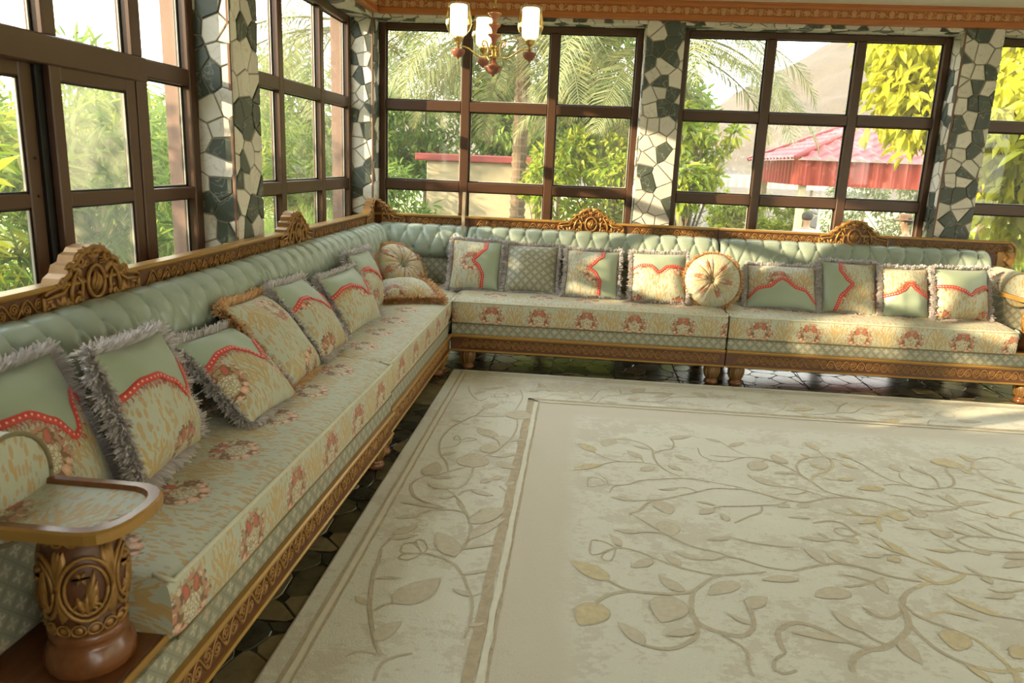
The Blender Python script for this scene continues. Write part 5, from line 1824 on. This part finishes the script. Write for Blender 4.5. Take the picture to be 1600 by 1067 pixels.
# ------------------------------------------------------------------ chandelier
CX, CY = -.472, 3.90
ch = thing('chandelier', 'brass and red wood chandelier with lit glass shades hanging from the ceiling', 'chandelier', (CX, CY, 0))
MB().lathe([(.0065, 2.07), (.0065, CEIL - .02)], 12).build('rod', M['brass'], ch, True)
MB().lathe([(.010, CEIL - .045), (.030, CEIL - .035), (.050, CEIL - .012), (.052, CEIL)], 24).build('ceiling_cup', M['brass'], ch, True)
for z, r, h in ((2.040, .031, .052), (1.990, .029, .056), (1.945, .031, .060)):
    o = MB().lathe([(.009, z - h), (.011, z - h * .6), (.017, z - h * .25), (r, z - .004), (r, z), (r - .006, z)], 24).build('turned_cone', M['terracotta'], ch, True)
    MB().lathe([(r - .001, z - .001), (r + .003, z + .001), (r + .001, z + .003), (.004, z + .002)], 24).build('rim', M['brass'], o, True)
MB().lathe([(.010, 1.898), (.022, 1.893), (.023, 1.886), (.020, 1.882), (.020, 1.853), (.024, 1.849), (.024, 1.842), (.015, 1.834), (.010, 1.829)], 24).build('hub', M['brass'], ch, True)
MB().lathe([(.004, 1.752), (.006, 1.757), (.008, 1.762), (.022, 1.767), (.034, 1.777), (.041, 1.792), (.043, 1.800), (.030, 1.802), (.022, 1.810), (.014, 1.822), (.011, 1.832)], 28).build('finial', M['terracotta'], ch, True)
for ang in (-27, 221, 112):
    a = math.radians(ang); ca, sa = math.cos(a), math.sin(a)

    def at(r, z): return (r * ca, r * sa, z)
    prof = [(.052, 1.893), (.062, 1.888), (.068, 1.896), (.064, 1.908), (.052, 1.912), (.040, 1.902), (.034, 1.880), (.036, 1.856), (.052, 1.838), (.080, 1.836), (.112, 1.848), (.145, 1.866), (.178, 1.872), (.204, 1.870)]
    P = [Vector(at(r, z)) for r, z in prof]; Q = []
    for i in range(len(P) - 1):
        p0, p1, p2, p3 = P[max(i - 1, 0)], P[i], P[i + 1], P[min(i + 2, len(P) - 1)]
        for k in range(4):
            t = k / 4
            Q.append(.5 * ((2 * p1) + (p2 - p0) * t + (2 * p0 - 5 * p1 + 4 * p2 - p3) * t * t + (3 * p1 - p0 - 3 * p2 + p3) * t ** 3))
    Q.append(P[-1])
    arm_o = MB().tube(Q, .0042, 8).build('arm', M['brass'], ch, True)
    MB().lathe([(.0045, -.004), (.005, .004), (.0065, .008)], 10, at(.022, 1.868)).build('screw', M['brass'], arm_o, True)
    c = at(.204, 0)
    MB().lathe([(.004, 1.812), (.006, 1.816), (.007, 1.820), (.018, 1.824), (.027, 1.833), (.032, 1.845), (.033, 1.854), (.030, 1.856), (.008, 1.858)], 24, c).build('cup', M['terracotta'], ch, True)
    MB().lathe([(.006, 1.858), (.006, 1.880), (.012, 1.888), (.018, 1.894), (.023, 1.905), (.025, 1.912), (.020, 1.914)], 24, c).build('socket', M['brass'], ch, True)
    gs = MB()
    gp = [(.022, 1.911), (.036, 1.920), (.054, 1.944), (.062, 1.970), (.060, 1.992), (.053, 2.030), (.050, 2.058)]
    gs.lathe(gp + [(r - .0025, z) for r, z in reversed(gp)], 32, c, caps=False)
    sh_ = gs.build('lamp_shade', M['amber_glass'], ch, True)
    MB().lathe([(.026, 1.918), (.038, 1.926), (.040, 1.940), (.040, 2.046), (.037, 2.052)], 28, c).build('inner_shade', M['lamp'], sh_, True)

# ------------------------------------------------------------------ the garden outside
GZ = -.55
gd = MB(); gd.grid(lambda u, v: ((-60 + 140 * u, -30 + 100 * v, GZ + (.0 if True else 0)), (u, v)), 20, 20)
gd = gd.build('ground', M['ground']); tag(gd, kind='structure')
NR_ = np.random.default_rng(3)


def leaves(name, centers, n, L, W, mat, parent, spread=.25, droop=.4, seed=0, flat=.35, shape=6):
    """n folded leaves scattered round the given cluster centres (x, y, z, radius)"""
    r = np.random.default_rng(seed)
    C = np.array(centers, float)
    wgt = C[:, 3] ** 2; k = r.choice(len(C), n, p=wgt / wgt.sum())
    d = r.normal(0, 1, (n, 3)); d /= np.linalg.norm(d, axis=1)[:, None]
    rad = C[k, 3] * r.uniform(.35, 1.0, n) ** .6
    p = C[k, :3] + d * rad[:, None]
    ax = d * .8 + r.normal(0, .6, (n, 3)); ax[:, 2] -= droop
    ax /= np.linalg.norm(ax, axis=1)[:, None]
    up = r.normal(0, flat, (n, 3)) + np.array([0, 0, 1.0]); sd = np.cross(ax, up); sd /= np.linalg.norm(sd, axis=1)[:, None] + 1e-9
    nn = np.cross(sd, ax)
    l = (L * r.uniform(.6, 1.25, n))[:, None]; w = (W * r.uniform(.7, 1.25, n))[:, None]
    fold = nn * w * .35
    bend = nn * l * -.12
    b0 = p; tip = p + ax * l + bend
    v = [b0, p + ax * l * .28 - sd * w * .42 + fold, p + ax * l * .62 - sd * w * .40 + fold + bend * .4, tip, p + ax * l * .62 + sd * w * .40 + fold + bend * .4, p + ax * l * .28 + sd * w * .42 + fold]
    V = np.stack(v, 1).reshape(-1, 3)
    b = np.arange(n)[:, None] * 6
    F = np.concatenate([b + np.array([[0, 1, 2, 3]]), b + np.array([[0, 3, 4, 5]])], 1).reshape(-1, 4)
    return tag(np_mesh(name, V, F, mat, parent), kind='stuff')


def tree(label, cat, base, h, crowns, n, L, W, mat, seed, rt=.05, name='leafy_tree', group=None, droop=.4):
    """base (x, y); crowns: list of (dx, dy, z, rx, ry, rz, clusters)"""
    r = random.Random(seed)
    t = thing(name, label, cat, (base[0], base[1], GZ), 0, group)
    cl = []
    mb = MB()
    mb.tube([(0, 0, -.05), (r.uniform(-.05, .05), r.uniform(-.05, .05), h * .35), (r.uniform(-.12, .12), r.uniform(-.1, .1), h * .7)], [rt, rt * .8, rt * .55], 8)
    top = Vector((0, 0, h * .6))
    for dx, dy, z, rx, ry, rz, nc in crowns:
        for i in range(nc):
            while True:
                q = (r.uniform(-1, 1), r.uniform(-1, 1), r.uniform(-1, 1))
                if .25 < sum(a * a for a in q) < 1: break
            c = (dx + q[0] * rx, dy + q[1] * ry, z - GZ + q[2] * rz)
            cl.append((*c, r.uniform(.35, .75) * min(rx, rz) * .55))
            if i % 2 == 0:
                m_ = Vector((c[0] * .45, c[1] * .45, (top.z + c[2]) / 2))
                mb.tube([top, m_, c], [rt * .4, rt * .25, rt * .08], 5, caps=False)
    mb.build('trunk', M['trunk'], t, True)
    leaves('foliage', cl, n, L, W, M[mat], t, seed=seed, droop=droop)
    return t


# --- date palms
def frond_mesh(seed, elev, L=3.0, curve=1.5):
    r = np.random.default_rng(seed)
    n = 16
    pts = []; p = np.array([0, 0, 0.]); a = elev
    for i in range(n + 1):
        pts.append(p.copy())
        p = p + np.array([math.cos(a), 0, math.sin(a)]) * L / n
        a -= curve / n * (.5 + i / n)
    mb = MB(); mb.tube(pts, [.022 * (1 - .85 * i / n) for i in range(n + 1)], 5)
    P = np.array(pts); T = np.gradient(P, axis=0); T /= np.linalg.norm(T, axis=1)[:, None]
    K = 80
    for i in range(K):
        f = .10 + .90 * i / (K - 1); q = f * n; j = min(n - 1, int(q)); c = P[j] * (1 - (q - j)) + P[j + 1] * (q - j); t = T[j]
        up = np.array([-t[2], 0, t[0]])
        l = .62 * (math.sin(PI * min(1, f * .85 + .16)) ** .6) * r.uniform(.85, 1.1)
        for s in (-1, 1):
            d = t * .75 + np.array([0, s * 1.0, 0]) + up * r.uniform(.05, .45) + np.array([0, 0, -.25]); d /= np.linalg.norm(d)
            mid = c + d * l * .55; tip = c + d * l + np.array([0, 0, -.16 * l - r.uniform(0, .06)])
            w = t * .013
            ids = [mb.vert(x) for x in (c - w * .5, c + w * .5, mid + w, tip, mid - w)]
            mb.face((ids[0], ids[1], ids[2], ids[4]), 0); mb.face((ids[4], ids[2], ids[3]), 0)
    return mb.mesh('frond', M['leaf_palm'])


FM = [frond_mesh(1, 1.15, 3.0, 1.6), frond_mesh(2, .75, 3.2, 1.9), frond_mesh(3, .25, 3.1, 1.7), frond_mesh(4, -.15, 2.7, 1.2)]


def palm(label, x, y, zc, r0, seed, nf=26, sc=1.0):
    r = random.Random(seed)
    t = thing('date_palm', label, 'palm tree', (x, y, GZ), 0, 'date palms behind the back windows')
    prof = []
    H = zc - GZ
    n = int(H / .11)
    for i in range(n):
        z = H * i / n; k = r0 * (1.05 - .15 * i / n)
        prof += [(k * .88, z), (k * 1.06, z + H / n * .75)]
    MB().lathe(prof, 14).build('trunk', M['trunk'], t)
    for i in range(nf):
        a = i * 2.399 + r.uniform(-.2, .2)
        m = FM[min(3, i * 4 // nf)]
        link('frond', m, t, (.05 * math.cos(a), .05 * math.sin(a), H - .10 * (i * 4 // nf)), (r.uniform(-.12, .12), r.uniform(-.15, .15), a), (sc * r.uniform(.85, 1.1),) * 3)
    return t


palm('date palm with a bare trunk before the low cream wall', -.95, 11.4, 3.4, .115, 1, 34)
palm('date palm at the left of the back window whose trunk stands by the wall end', -3.9, 12.5, 3.6, .15, 2, 26)
palm('date palm behind the mottled stone pillar with fronds reaching over both windows', 0.90, 10.3, 3.15, .13, 3, 32, .88)
palm('far date palm between the other palms seen through the middle panes', -2.2, 18.5, 4.2, .15, 4, 26)

# --- shrubs and trees, back
tree('yellow-green bushy tree outside the third pane column of the back window', 'tree', (.28, 9.8), 1.2, [(0, 0, 1.0, .68, .6, .75, 26), (.35, .1, 1.75, .5, .4, .35, 12)], 2600, .13, .055, 'leaf_lime', 11)
tree('low lime shrub in front of the cream wall by the palm trunk', 'shrub', (-.42, 9.3), .6, [(0, 0, 1.15, .30, .3, .42, 12)], 600, .12, .045, 'leaf_lime', 12, .03, 'leafy_shrub')
tree('small tree with drooping leaves outside the left pane column right of the stone pillar', 'tree', (1.25, 9.2), 1.4, [(0, 0, 1.45, .50, .4, .50, 22), (.25, 0, 1.75, .30, .3, .22, 10)], 1700, .14, .06, 'leaf_lime', 13)
tree('dark green leafy tree standing behind the lime bushes in the back window', 'tree', (.6, 13.5), 3.0, [(0, 0, 2.6, 1.3, .9, 1.3, 40)], 5200, .17, .075, 'leaf_green', 14, .09)
tree('thin oleander bush below the pink capped wall in the left panes', 'shrub', (-2.1, 9.0), .8, [(0, 0, .80, .40, .3, .42, 14)], 900, .15, .028, 'leaf_green', 15, .02, 'leafy_shrub')
tree('dark green tree behind the palms left of the cream wall', 'tree', (-6.2, 17.5), 3.2, [(0, 0, 2.2, 1.8, 1.2, 1.6, 50)], 6000, .18, .07, 'leaf_green', 16, .10)
tree('dense green tree behind the left end of the cream wall', 'tree', (-3.9, 19), 3.2, [(0, 0, 2.3, 1.6, 1.0, 1.7, 46)], 5600, .20, .08, 'leaf_green', 27, .10)
tree('dense green tree beyond the cream wall behind the palm trunk', 'tree', (-.6, 19), 3.4, [(0, 0, 2.4, 2.4, 1.3, 1.3, 50)], 6000, .22, .09, 'leaf_green', 17, .10)
# big yellow-green tree by the right windows
tree('bright yellow-green large leaved tree overhanging the red pavilion at the right', 'tree', (4.45, 8.9), 2.6, [(-.35, 0, 2.75, 1.30, .7, .95, 60), (.3, 0, 1.95, .75, .6, .75, 26), (-.95, -.1, 2.0, .48, .4, .38, 14), (.55, 0, 1.05, .55, .5, .45, 14)], 4300, .20, .088, 'leaf_yellow', 18, .07, droop=1.0)
tree('yellow-green tree outside the last window right of the right stone pillar', 'tree', (4.3, 7.3), 2.4, [(0, 0, 1.85, .80, .5, .95, 46), (.3, 0, 2.7, .8, .5, .5, 20)], 3000, .19, .085, 'leaf_yellow', 19, .05, droop=1.0)
for i, (x, y, z, rx, rz, nm, lb) in enumerate((
        (6.9, 17.9, .5, 1.5, .85, 'leaf_grey', 'grey-green hedge bush behind the pavilion, under its red roof edge'),
        (7.6, 15.5, .7, 1.9, 1.0, 'leaf_grey', 'grey-green bush right of the pavilion beyond the last window'),
        (3.95, 15.8, .35, .55, .50, 'leaf_lime', 'small lime bush between the pavilion posts'),
        (2.95, 15.4, .55, .42, .38, 'leaf_lime', 'rounded lime bush left of the pavilion posts'),
        (5.35, 10.3, .25, .60, .45, 'leaf_lime', 'low lime bush in front of the man with the hat'),
        (6.3, 10.8, .9, 1.0, 1.0, 'leaf_lime', 'lime bush low outside the last window at the right'),
        (2.75, 19.0, 1.25, .40, .25, 'leaf_lime', 'small round tree crown against the white sheet fence'))):
    tree(lb, 'shrub', (x, y), max(.5, z + .2), [(0, 0, z, rx, rx * .6, rz, 26)], 2200, .13 if rx > 1 else .10, .05, nm, 40 + i, .03, 'leafy_shrub')

# --- low cream garden building with its red cap
bld = thing('garden_wall', 'low cream garden wall with a red cap behind the palm trunk', 'wall', (-1.75, 14.2, GZ))
MB().box(-1.15, 1.20, 0, 2.6, 0, 1.86, .01).build('wall', M['cream_paint'], bld)
MB().box(-1.35, 1.30, -.12, 2.75, 1.86, 1.99, .02).build('cap', M['tile_red'], bld)
for i, (x, z, s) in enumerate(((-.42, -.08, .20), (-.62, .05, .17), (-.30, .12, .15), (-.5, .22, .13), (-.38, .33, .12))):
    mb = MB(); r = random.Random(i)
    mb.lathe([(.02, -.75 * s), (.7 * s, -.5 * s), (s, 0), (.8 * s, .45 * s), (.3 * s, .68 * s), (.02, .72 * s)], 9)
    for q in range(len(mb.v)):
        v = Vector(mb.v[q]); v *= 1 + .25 * mnoise.noise(v * 6 + Vector((i * 3, 0, 0))); mb.v[q] = tuple(v)
    o = mb.build('boulder', M['boulder']); o.location = (x, 10.3 - .1 * i, z - .02 if i else z)
    tag(o, ('pale boulder lowest of the pile beside the palm trunk', 'pale boulder left in the pile beside the palm trunk', 'pale boulder right in the pile beside the palm trunk', 'small pale boulder upper in the pile by the palm trunk', 'smallest pale boulder topping the pile by the palm trunk')[i], 'boulder', 'boulders by the palm trunk')

# --- red pavilion
pv = thing('pavilion', 'open garden pavilion with red tiled roof and red corrugated fascia', 'pavilion', (3.50, 13.0, GZ))
MB().box(-1.0, 4.4, -2.2, 3.6, -.1, .17, .01).build('floor_slab', M['boulder'], pv)
PW, PD, E0, AP = 3.6, 3.4, 1.56 - GZ, 2.42 - GZ


def roof_side(c0, c1, apex, rows, waves):
    mb = MB(); c0, c1, apex = map(Vector, (c0, c1, apex)); n = (c1 - c0).cross(apex - c0).normalized()
    if n.z < 0: n = -n
    nu, nv = waves * 8, rows * 4
    def fn(u, v):
        a = c0.lerp(apex, v); b = c1.lerp(apex, v); p = a.lerp(b, u)
        W = (b - a).length / (c1 - c0).length
        h = .022 * math.sin(2 * PI * waves * ((u - .5) * W + .5)) + .03 * (1 - (v * rows) % 1.0)
        return p + n * h, (u, v)
    mb.grid(fn, nu, nv)
    return mb.build('tiled_slope', M['tile_red'], pv, False)


apx = (PW / 2, PD / 2, AP)
roof_side((-.12, -.12, E0), (PW + .12, -.12, E0), apx, 9, 16)
roof_side((-.12, PD + .12, E0), (-.12, -.12, E0), apx, 9, 15)
roof_side((PW + .12, -.12, E0), (PW + .12, PD + .12, E0), apx, 9, 15)
for c in ((-.12, -.12), (PW + .12, -.12), (-.12, PD + .12)):
    MB().tube([(c[0], c[1], E0 + .03), apx[:2] + (AP + .05,)], .05, 6).build('hip_cap', M['tile_red'], pv, True)


def fascia(p0, p1, waves):
    mb = MB(); p0, p1 = Vector(p0), Vector(p1); d = (p1 - p0); L = d.length; d.normalize(); n = Vector((d.y, -d.x, 0))
    def fn(u, v):
        q = math.sin(2 * PI * waves * u); q = math.copysign(abs(q) ** .5, q)
        return p0 + d * L * u + n * (.03 * q) + Vector((0, 0, .40 * v)), (u, v)
    mb.grid(fn, waves * 12, 2)
    return mb.build('corrugated_fascia', M['sheet_red'], pv, True)


fascia((0, 0, E0 - .40), (PW, 0, E0 - .40), 16)
fascia((0, PD, E0 - .40), (0, 0, E0 - .40), 15)
fascia((PW, 0, E0 - .40), (PW, PD, E0 - .40), 15)
for x, y in ((.10, .12), (.16, PD - .3), (PW - .15, .12), (PW - .15, PD - .15), (2.02, .12)):
    MB().box(x - .055, x + .055, y - .055, y + .055, 0, E0, .008).build('post', M['cream_paint'], pv)

# --- white sheet fence and rubble wall behind
sf_ = thing('sheet_fence', 'white corrugated sheet fence standing behind the rubble wall', 'fence', (4.3, 20.5, GZ))
mb = MB()
mb.grid(lambda u, v: ((-2.6 + 5.6 * u, .03 * math.copysign(abs(math.sin(2 * PI * 26 * u)) ** .5, math.sin(2 * PI * 26 * u)), 1.48 + .32 * v), (u, v)), 312, 1)
mb.build('corrugated_sheet', M['white_sheet'], sf_, True)
for k in range(5):
    MB().box(-2.55 + 1.37 * k, -2.49 + 1.37 * k, .04, .10, 0, 1.8, .005).build('post', M['trunk'], sf_)
rw = MB().box(1.6, 5.2, 17.4, 17.8, GZ - .1, .64, .04).build('rubble_wall', M['rubble']); tag(rw, 'grey rubble stone wall low behind the pavilion posts', 'wall')
cp_ = thing('gate_pillar', 'cream masonry pillar at the left end of the rubble wall', 'pillar', (1.95, 15.8, GZ))
MB().box(-.16, .16, -.15, .15, 0, 1.16, .01).build('shaft', M['cream_paint'], cp_)
MB().box(-.19, .19, -.18, .18, 1.16, 1.22, .01).build('cap', M['cream_paint'], cp_)
pl_ = thing('utility_pole', 'thin wooden pole against the hill left of the red pavilion', 'pole', (4.05, 24, GZ))
MB().tube([(0, 0, 0), (0, 0, 2.9)], .035, 8).build('shaft', M['trunk'], pl_)
MB().box(-.3, .3, -.03, .03, 2.6, 2.66, .01).build('crossarm', M['trunk'], pl_)

# --- desert hill
ridge_x = [-90, -40, -10, 3, 14, 20.6, 22.4, 24, 26.5, 30.3, 34, 38, 50, 80, 130]
ridge_z = [5, 7, 10, 11, 8.5, 12.2, 14.6, 13.0, 15.7, 18, 20.2, 22, 27, 34, 30]


def hill_fn(u, v):
    x = -90 + 220 * u; y = 45 + 105 * v
    rz = np.interp(x, ridge_x, ridge_z)
    k = min(1, max(0, (y - 48) / 72)); k = k * k * (3 - 2 * k)
    nz = mnoise.fractal(Vector((x * .07, y * .07, 3.3)), .75, 2.1, 7) * 4.5 * k * (1.15 - min(1, k)) + mnoise.fractal(Vector((x * .25, y * .25, 1.3)), .9, 2.1, 4) * .5 * k
    return (x, y, GZ - .3 + rz * k * (1 if y < 121 else max(.2, 1 - (y - 121) / 60)) + nz), (u, v)


hb = MB(); hb.grid(hill_fn, 150, 70)
hb = hb.build('hill', M['hill'], None, True); tag(hb, kind='structure')

# --- garden along the left windows
spots = [(-3.9, 2.2, 2.0, 'leaf_green', 'green shrub outside the near left panes beside the sliding sash'), (-4.2, 4.0, 2.15, 'leaf_lime', 'lime shrub outside the sliding sash of the left window'), (-4.0, 5.6, 2.0, 'leaf_green', 'green shrub beyond the narrow pane before the left stone pillar'),
         (-4.7, 7.3, 2.2, 'leaf_lime', 'lime shrub hidden mostly behind the left stone pillar'), (-5.2, 9.2, 2.1, 'leaf_green', 'green shrub in the first panes past the left stone pillar'), (-5.6, 11.2, 2.3, 'leaf_lime', 'lime shrub in the middle panes past the left stone pillar'), (-5.2, 13.6, 2.2, 'leaf_green', 'green shrub in the panes beside the room corner'),
         (-3.8, .4, 2.45, 'leaf_lime', 'unseen dense lime shrub blocking sun nearest the camera outside the left windows'), (-3.7, -1.4, 2.2, 'leaf_green', 'unseen dense green shrub blocking sun outside the left wall behind the camera'), (-4.0, -3.2, 2.3, 'leaf_lime', 'unseen dense lime shrub blocking sun outside the left wall farthest behind the camera')]
for i, (x, y, h, mt, lb) in enumerate(spots):
    tree(lb, 'shrub', (x, y), h * .6, [(0, 0, h * .52, .80, 1.05, h * .50, 40), (0, 0, h * .3, .9, 1.1, .6, 20)], 3600 if y > 1 else 6500, .20, .034 if y > 1 else .05, mt, 60 + i, .03, 'leafy_shrub', droop=.2)  # unseen shrubs beside and behind the camera thickened to keep sun off the rug
tree('yellow leaved branch bush close outside the near left panes', 'shrub', (-2.9, 3.15), .9, [(0, 0, 1.0, .28, .22, .40, 10)], 260, .16, .06, 'leaf_yellow', 81, .02, 'leafy_shrub')


def grass(name, n, x0, x1, y0, y1, h, seed, label):
    r = np.random.default_rng(seed)
    p = np.stack([r.uniform(x0, x1, n), r.uniform(y0, y1, n), np.full(n, GZ)], 1)
    a = r.uniform(0, 2 * PI, n); l = h * r.uniform(.5, 1.2, n)
    d = np.stack([np.cos(a), np.sin(a), np.zeros(n)], 1); s = np.stack([-np.sin(a), np.cos(a), np.zeros(n)], 1) * .009
    z = np.array([0, 0, 1.0])
    m1 = p + z * (l * .55)[:, None] + d * (l * .12)[:, None]; t = p + z * (l * .9)[:, None] + d * (l * r.uniform(.25, .6, n))[:, None]
    V = np.stack([p - s, p + s, m1 + s, m1 - s, t], 1).reshape(-1, 3); b = np.arange(n)[:, None] * 5
    F = np.concatenate([b + np.array([[0, 1, 2]]), b + np.array([[0, 2, 3]]), b + np.array([[3, 2, 4]])], 1).reshape(-1, 3)
    return tag(np_mesh(name, V, F, M['grass']), label, 'grass', kind='stuff')


grass('tall_grass', 9000, -3.9, -2.65, .5, 13.4, 1.15, 1, 'tall bright grass growing along the outside of the left windows')
grass('tall_grass', 5000, -4.2, -1.6, 7.0, 9.5, 1.25, 2, 'tall bright grass outside the corner of the back window')
grass('tall_grass', 3500, 2.5, 6.5, 6.4, 9.5, .75, 3, 'short grass below the yellow-green trees at the right')
# yellow tree on the far side of the room, which the near panes mirror
tree('yellow-green tree outside the right hand windows of the room', 'tree', (8.2, 3.3), 2.4, [(0, 0, 1.6, 1.2, 2.2, 1.4, 60)], 3500, .19, .085, 'leaf_yellow', 90, .06, droop=.8)
tree('second yellow-green tree outside the right hand windows nearer the camera', 'tree', (8.4, -.6), 2.4, [(0, 0, 1.6, 1.2, 2.0, 1.4, 60)], 3000, .19, .085, 'leaf_yellow', 91, .06, droop=.8)
tree('unseen green tree added behind the camera to darken reflections in the back panes', 'tree', (3.2, -6.0), 2.4, [(0, 0, 1.5, 2.4, 1.0, 1.5, 60)], 4000, .2, .085, 'leaf_green', 92, .06)  # added out of view so the back panes reflect less bright sky
hut = thing('added_hut', 'distant red roofed hut added for a red blur in the left windows', 'hut', (-9.5, 17.5, GZ))  # added hut standing in for a red blur behind the left panes
MB().box(-1.3, 1.3, -1.2, 1.2, 0, 1.5, .02).build('wall', M['cream_paint'], hut)
mb = MB(); mb.prism([(-1.7, 1.45), (1.7, 1.45), (0, 2.5)], -1.5, 1.5, axes=lambda a, b, c: (a, c, b)); mb.build('roof', M['tile_red'], hut)


# ------------------------------------------------------------------ people in the garden


def skin_obj(name, verts, edges, radii, mat, parent, sub=2):
    me = bpy.data.meshes.new(name); me.from_pydata(verts, edges, [])
    me.materials.append(mat)
    o = link(name, me, parent)
    sk = o.modifiers.new('skin', 'SKIN'); sk.use_smooth_shade = True
    if not me.skin_vertices: me.skin_vertices.new()
    for i, r in enumerate(radii):
        d = me.skin_vertices[0].data[i]
        d.radius = r if isinstance(r, tuple) else (r, r)
        d.use_root = (i == 0)
    ss = o.modifiers.new('smooth', 'SUBSURF'); ss.levels = sub; ss.render_levels = sub
    return o


def chain(pts):
    return [(i, i + 1) for i in range(len(pts) - 1)]


def person(label, loc, rz, shirt, hat=False, lean=.1, turn=0.0):
    """a man sitting on a garden chair; faces local -y"""
    t = thing('person', label, 'person', loc, rz)
    s = .45                                   # seat height
    # body: pelvis, spine, neck, head, arms, thighs, shanks, feet in one skin
    V = [(0, 0, s + .09), (0, .02, s + .22), (0, .02 - lean * .3, s + .38), (0, -lean * .6, s + .50), (0, -lean * .75, s + .585), (0, -lean * .9 - .005, s + .66), (0, -lean - .012, s + .745), (0, -lean - .012, s + .80)]
    R = [(.15, .11), (.14, .10), (.155, .105), (.13, .085), .050, .062, .084, .060]
    E = chain(V)
    for sx in (-1, 1):
        b = len(V)
        V += [(sx * .165, -lean * .55, s + .50), (sx * .215, -lean * .45 - .02, s + .36), (sx * .225, -.06 - lean * .5, s + .24), (sx * .19, -.18 - lean * .5, s + .18), (sx * .14, -.28 - lean * .5, s + .16), (sx * .12, -.34 - lean * .5, s + .15)]
        R += [.060, .050, .043, .038, .028, .030]
        E += [(3, b)] + [(b + i, b + i + 1) for i in range(5)]
        for fx in (-.022, -.008, .006, .020):            # fingers and thumb
            c = len(V); V += [(sx * .12 + fx, -.385 - lean * .5, s + .143), (sx * .12 + fx, -.415 - lean * .5, s + .125)]; R += [.009, .007]
            E += [(b + 5, c), (c, c + 1)]
        c = len(V); V += [(sx * .085, -.355 - lean * .5, s + .150)]; R += [.010]; E += [(b + 5, c)]
        b = len(V)
        V += [(sx * .10, -.08, s + .075), (sx * .12, -.26, s + .07), (sx * .125, -.44, s + .055), (sx * .125, -.455, s - .16), (sx * .125, -.44, .06), (sx * .13, -.54, .035), (sx * .13, -.60, .03)]
        R += [.088, .078, .060, .056, .042, .038, .030]
        E += [(0, b)] + [(b + i, b + i + 1) for i in range(6)]
    body = skin_obj('body', V, E, R, M['skin'], t)
    # face
    hy = -lean - .012
    mb = MB()
    mb.lathe([(.004, 0), (.012, .006), (.014, .02), (.006, .042)], 8, (0, hy - .086, s + .715), sx=.9)
    for sx in (-1, 1):
        mb.lathe([(.003, -.016), (.014, -.01), (.018, .004), (.012, .02), (.003, .026)], 8, (sx * .083, hy + .008, s + .735), sx=.45)
    mb.build('nose_and_ears', M['skin'], body, True)
    mb = MB()
    for sx in (-1, 1):
        mb.lathe([(.002, -.007), (.010, 0), (.002, .007)], 8, (sx * .030, hy - .078, s + .755), sy=.6)
    mb.lathe([(.002, -.004), (.022, 0), (.002, .004)], 8, (0, hy - .078, s + .690), sy=.4)
    mb.build('eyes_and_mouth', M['hair'], body, True)
    skin_obj('hair', [(0, hy + .034, s + .70), (0, hy + .036, s + .77), (0, hy + .012, s + .815), (0, hy - .03, s + .835)], [(0, 1), (1, 2), (2, 3)], [(.085, .070), (.108, .092), (.100, .085), (.080, .06)], M['hair'], t)
    # shirt and trousers sit just outside the body
    V2 = [(0, .005, s + .08)] + V[1:4]; V2.append((0, -lean * .68, s + .545)); R2 = [(.172, .132), (.165, .122), (.178, .125), (.158, .105), (.062, .062)]
    E2 = chain(V2)
    for sx in (-1, 1):
        b = len(V2); V2 += [(sx * .168, -lean * .55, s + .50), (sx * .215, -lean * .45 - .02, s + .37), (sx * .222, -lean * .47 - .04, s + .31)]; R2 += [.078, .072, .070]
        E2 += [(3, b), (b, b + 1), (b + 1, b + 2)]
    skin_obj('shirt', V2, E2, R2, M[shirt], t)
    V3 = [(0, 0, s + .085)]; R3 = [(.160, .122)]; E3 = []
    for sx in (-1, 1):
        b = len(V3); V3 += [(sx * .10, -.08, s + .075), (sx * .12, -.26, s + .07), (sx * .125, -.445, s + .052), (sx * .125, -.455, s - .16), (sx * .125, -.44, .10)]; R3 += [.098, .088, .072, .066, .058]
        E3 += [(0, b)] + [(b + i, b + i + 1) for i in range(4)]
    skin_obj('trousers', V3, E3, R3, M['trousers'], t)
    if hat:
        mb = MB(); mb.lathe([(.155, .0), (.150, .010), (.095, .012), (.090, .05), (.078, .085), (.05, .098), (.002, .10)], 24, (0, hy - .005, s + .785), sy=1.08)
        mb.build('hat', M['hat'], t, True)
    return t


def garden_chair(label, loc, rz):
    t = thing('garden_chair', label, 'chair', loc, rz, 'white garden chairs')
    MB().box(-.22, .22, -.24, .20, .405, .435, .012).build('seat', M['white_sheet'], t)
    mb = MB(); mb.grid(lambda u, v: (((-.21 + .42 * u) * (1 - .12 * v * v), .20 + .05 * v + .03 * math.cos((u - .5) * PI), .43 + .30 * v), (u, v)), 10, 6); mb.grid(lambda u, v: (((-.21 + .42 * u) * (1 - .12 * v * v), .222 + .05 * v + .03 * math.cos((u - .5) * PI), .43 + .30 * v), (u, v)), 10, 6, flip=True)
    mb.build('backrest', M['white_sheet'], t, True)
    for sx in (-1, 1):
        for y in (-.21, .19):
            MB().tube([(sx * .20, y, .41), (sx * .23, y * 1.12, 0)], [.018, .014], 6).build('leg', M['white_sheet'], t, True)
    return t


person('person in a white shirt sitting with the back turned beyond the pavilion posts', (3.47, 12.15, GZ + .17), 2.9, 'shirt', lean=.14).scale = (.88,) * 3
garden_chair('white chair under the person with the back turned', (3.47, 12.13, GZ + .17), 2.9).scale = (.88,) * 3
person('person in pale clothes and brown hat sitting sideways right of the pavilion posts', (4.68, 11.4, GZ + .17), 1.35 + PI, 'shirt_grey', True, lean=.05).scale = (.92,) * 3
garden_chair('white chair under the person with the hat', (4.68, 11.4, GZ + .17), 1.35 + PI).scale = (.92,) * 3
garden_chair('empty white chair left of the pavilion posts', (3.02, 12.4, GZ + .17), 2.2)
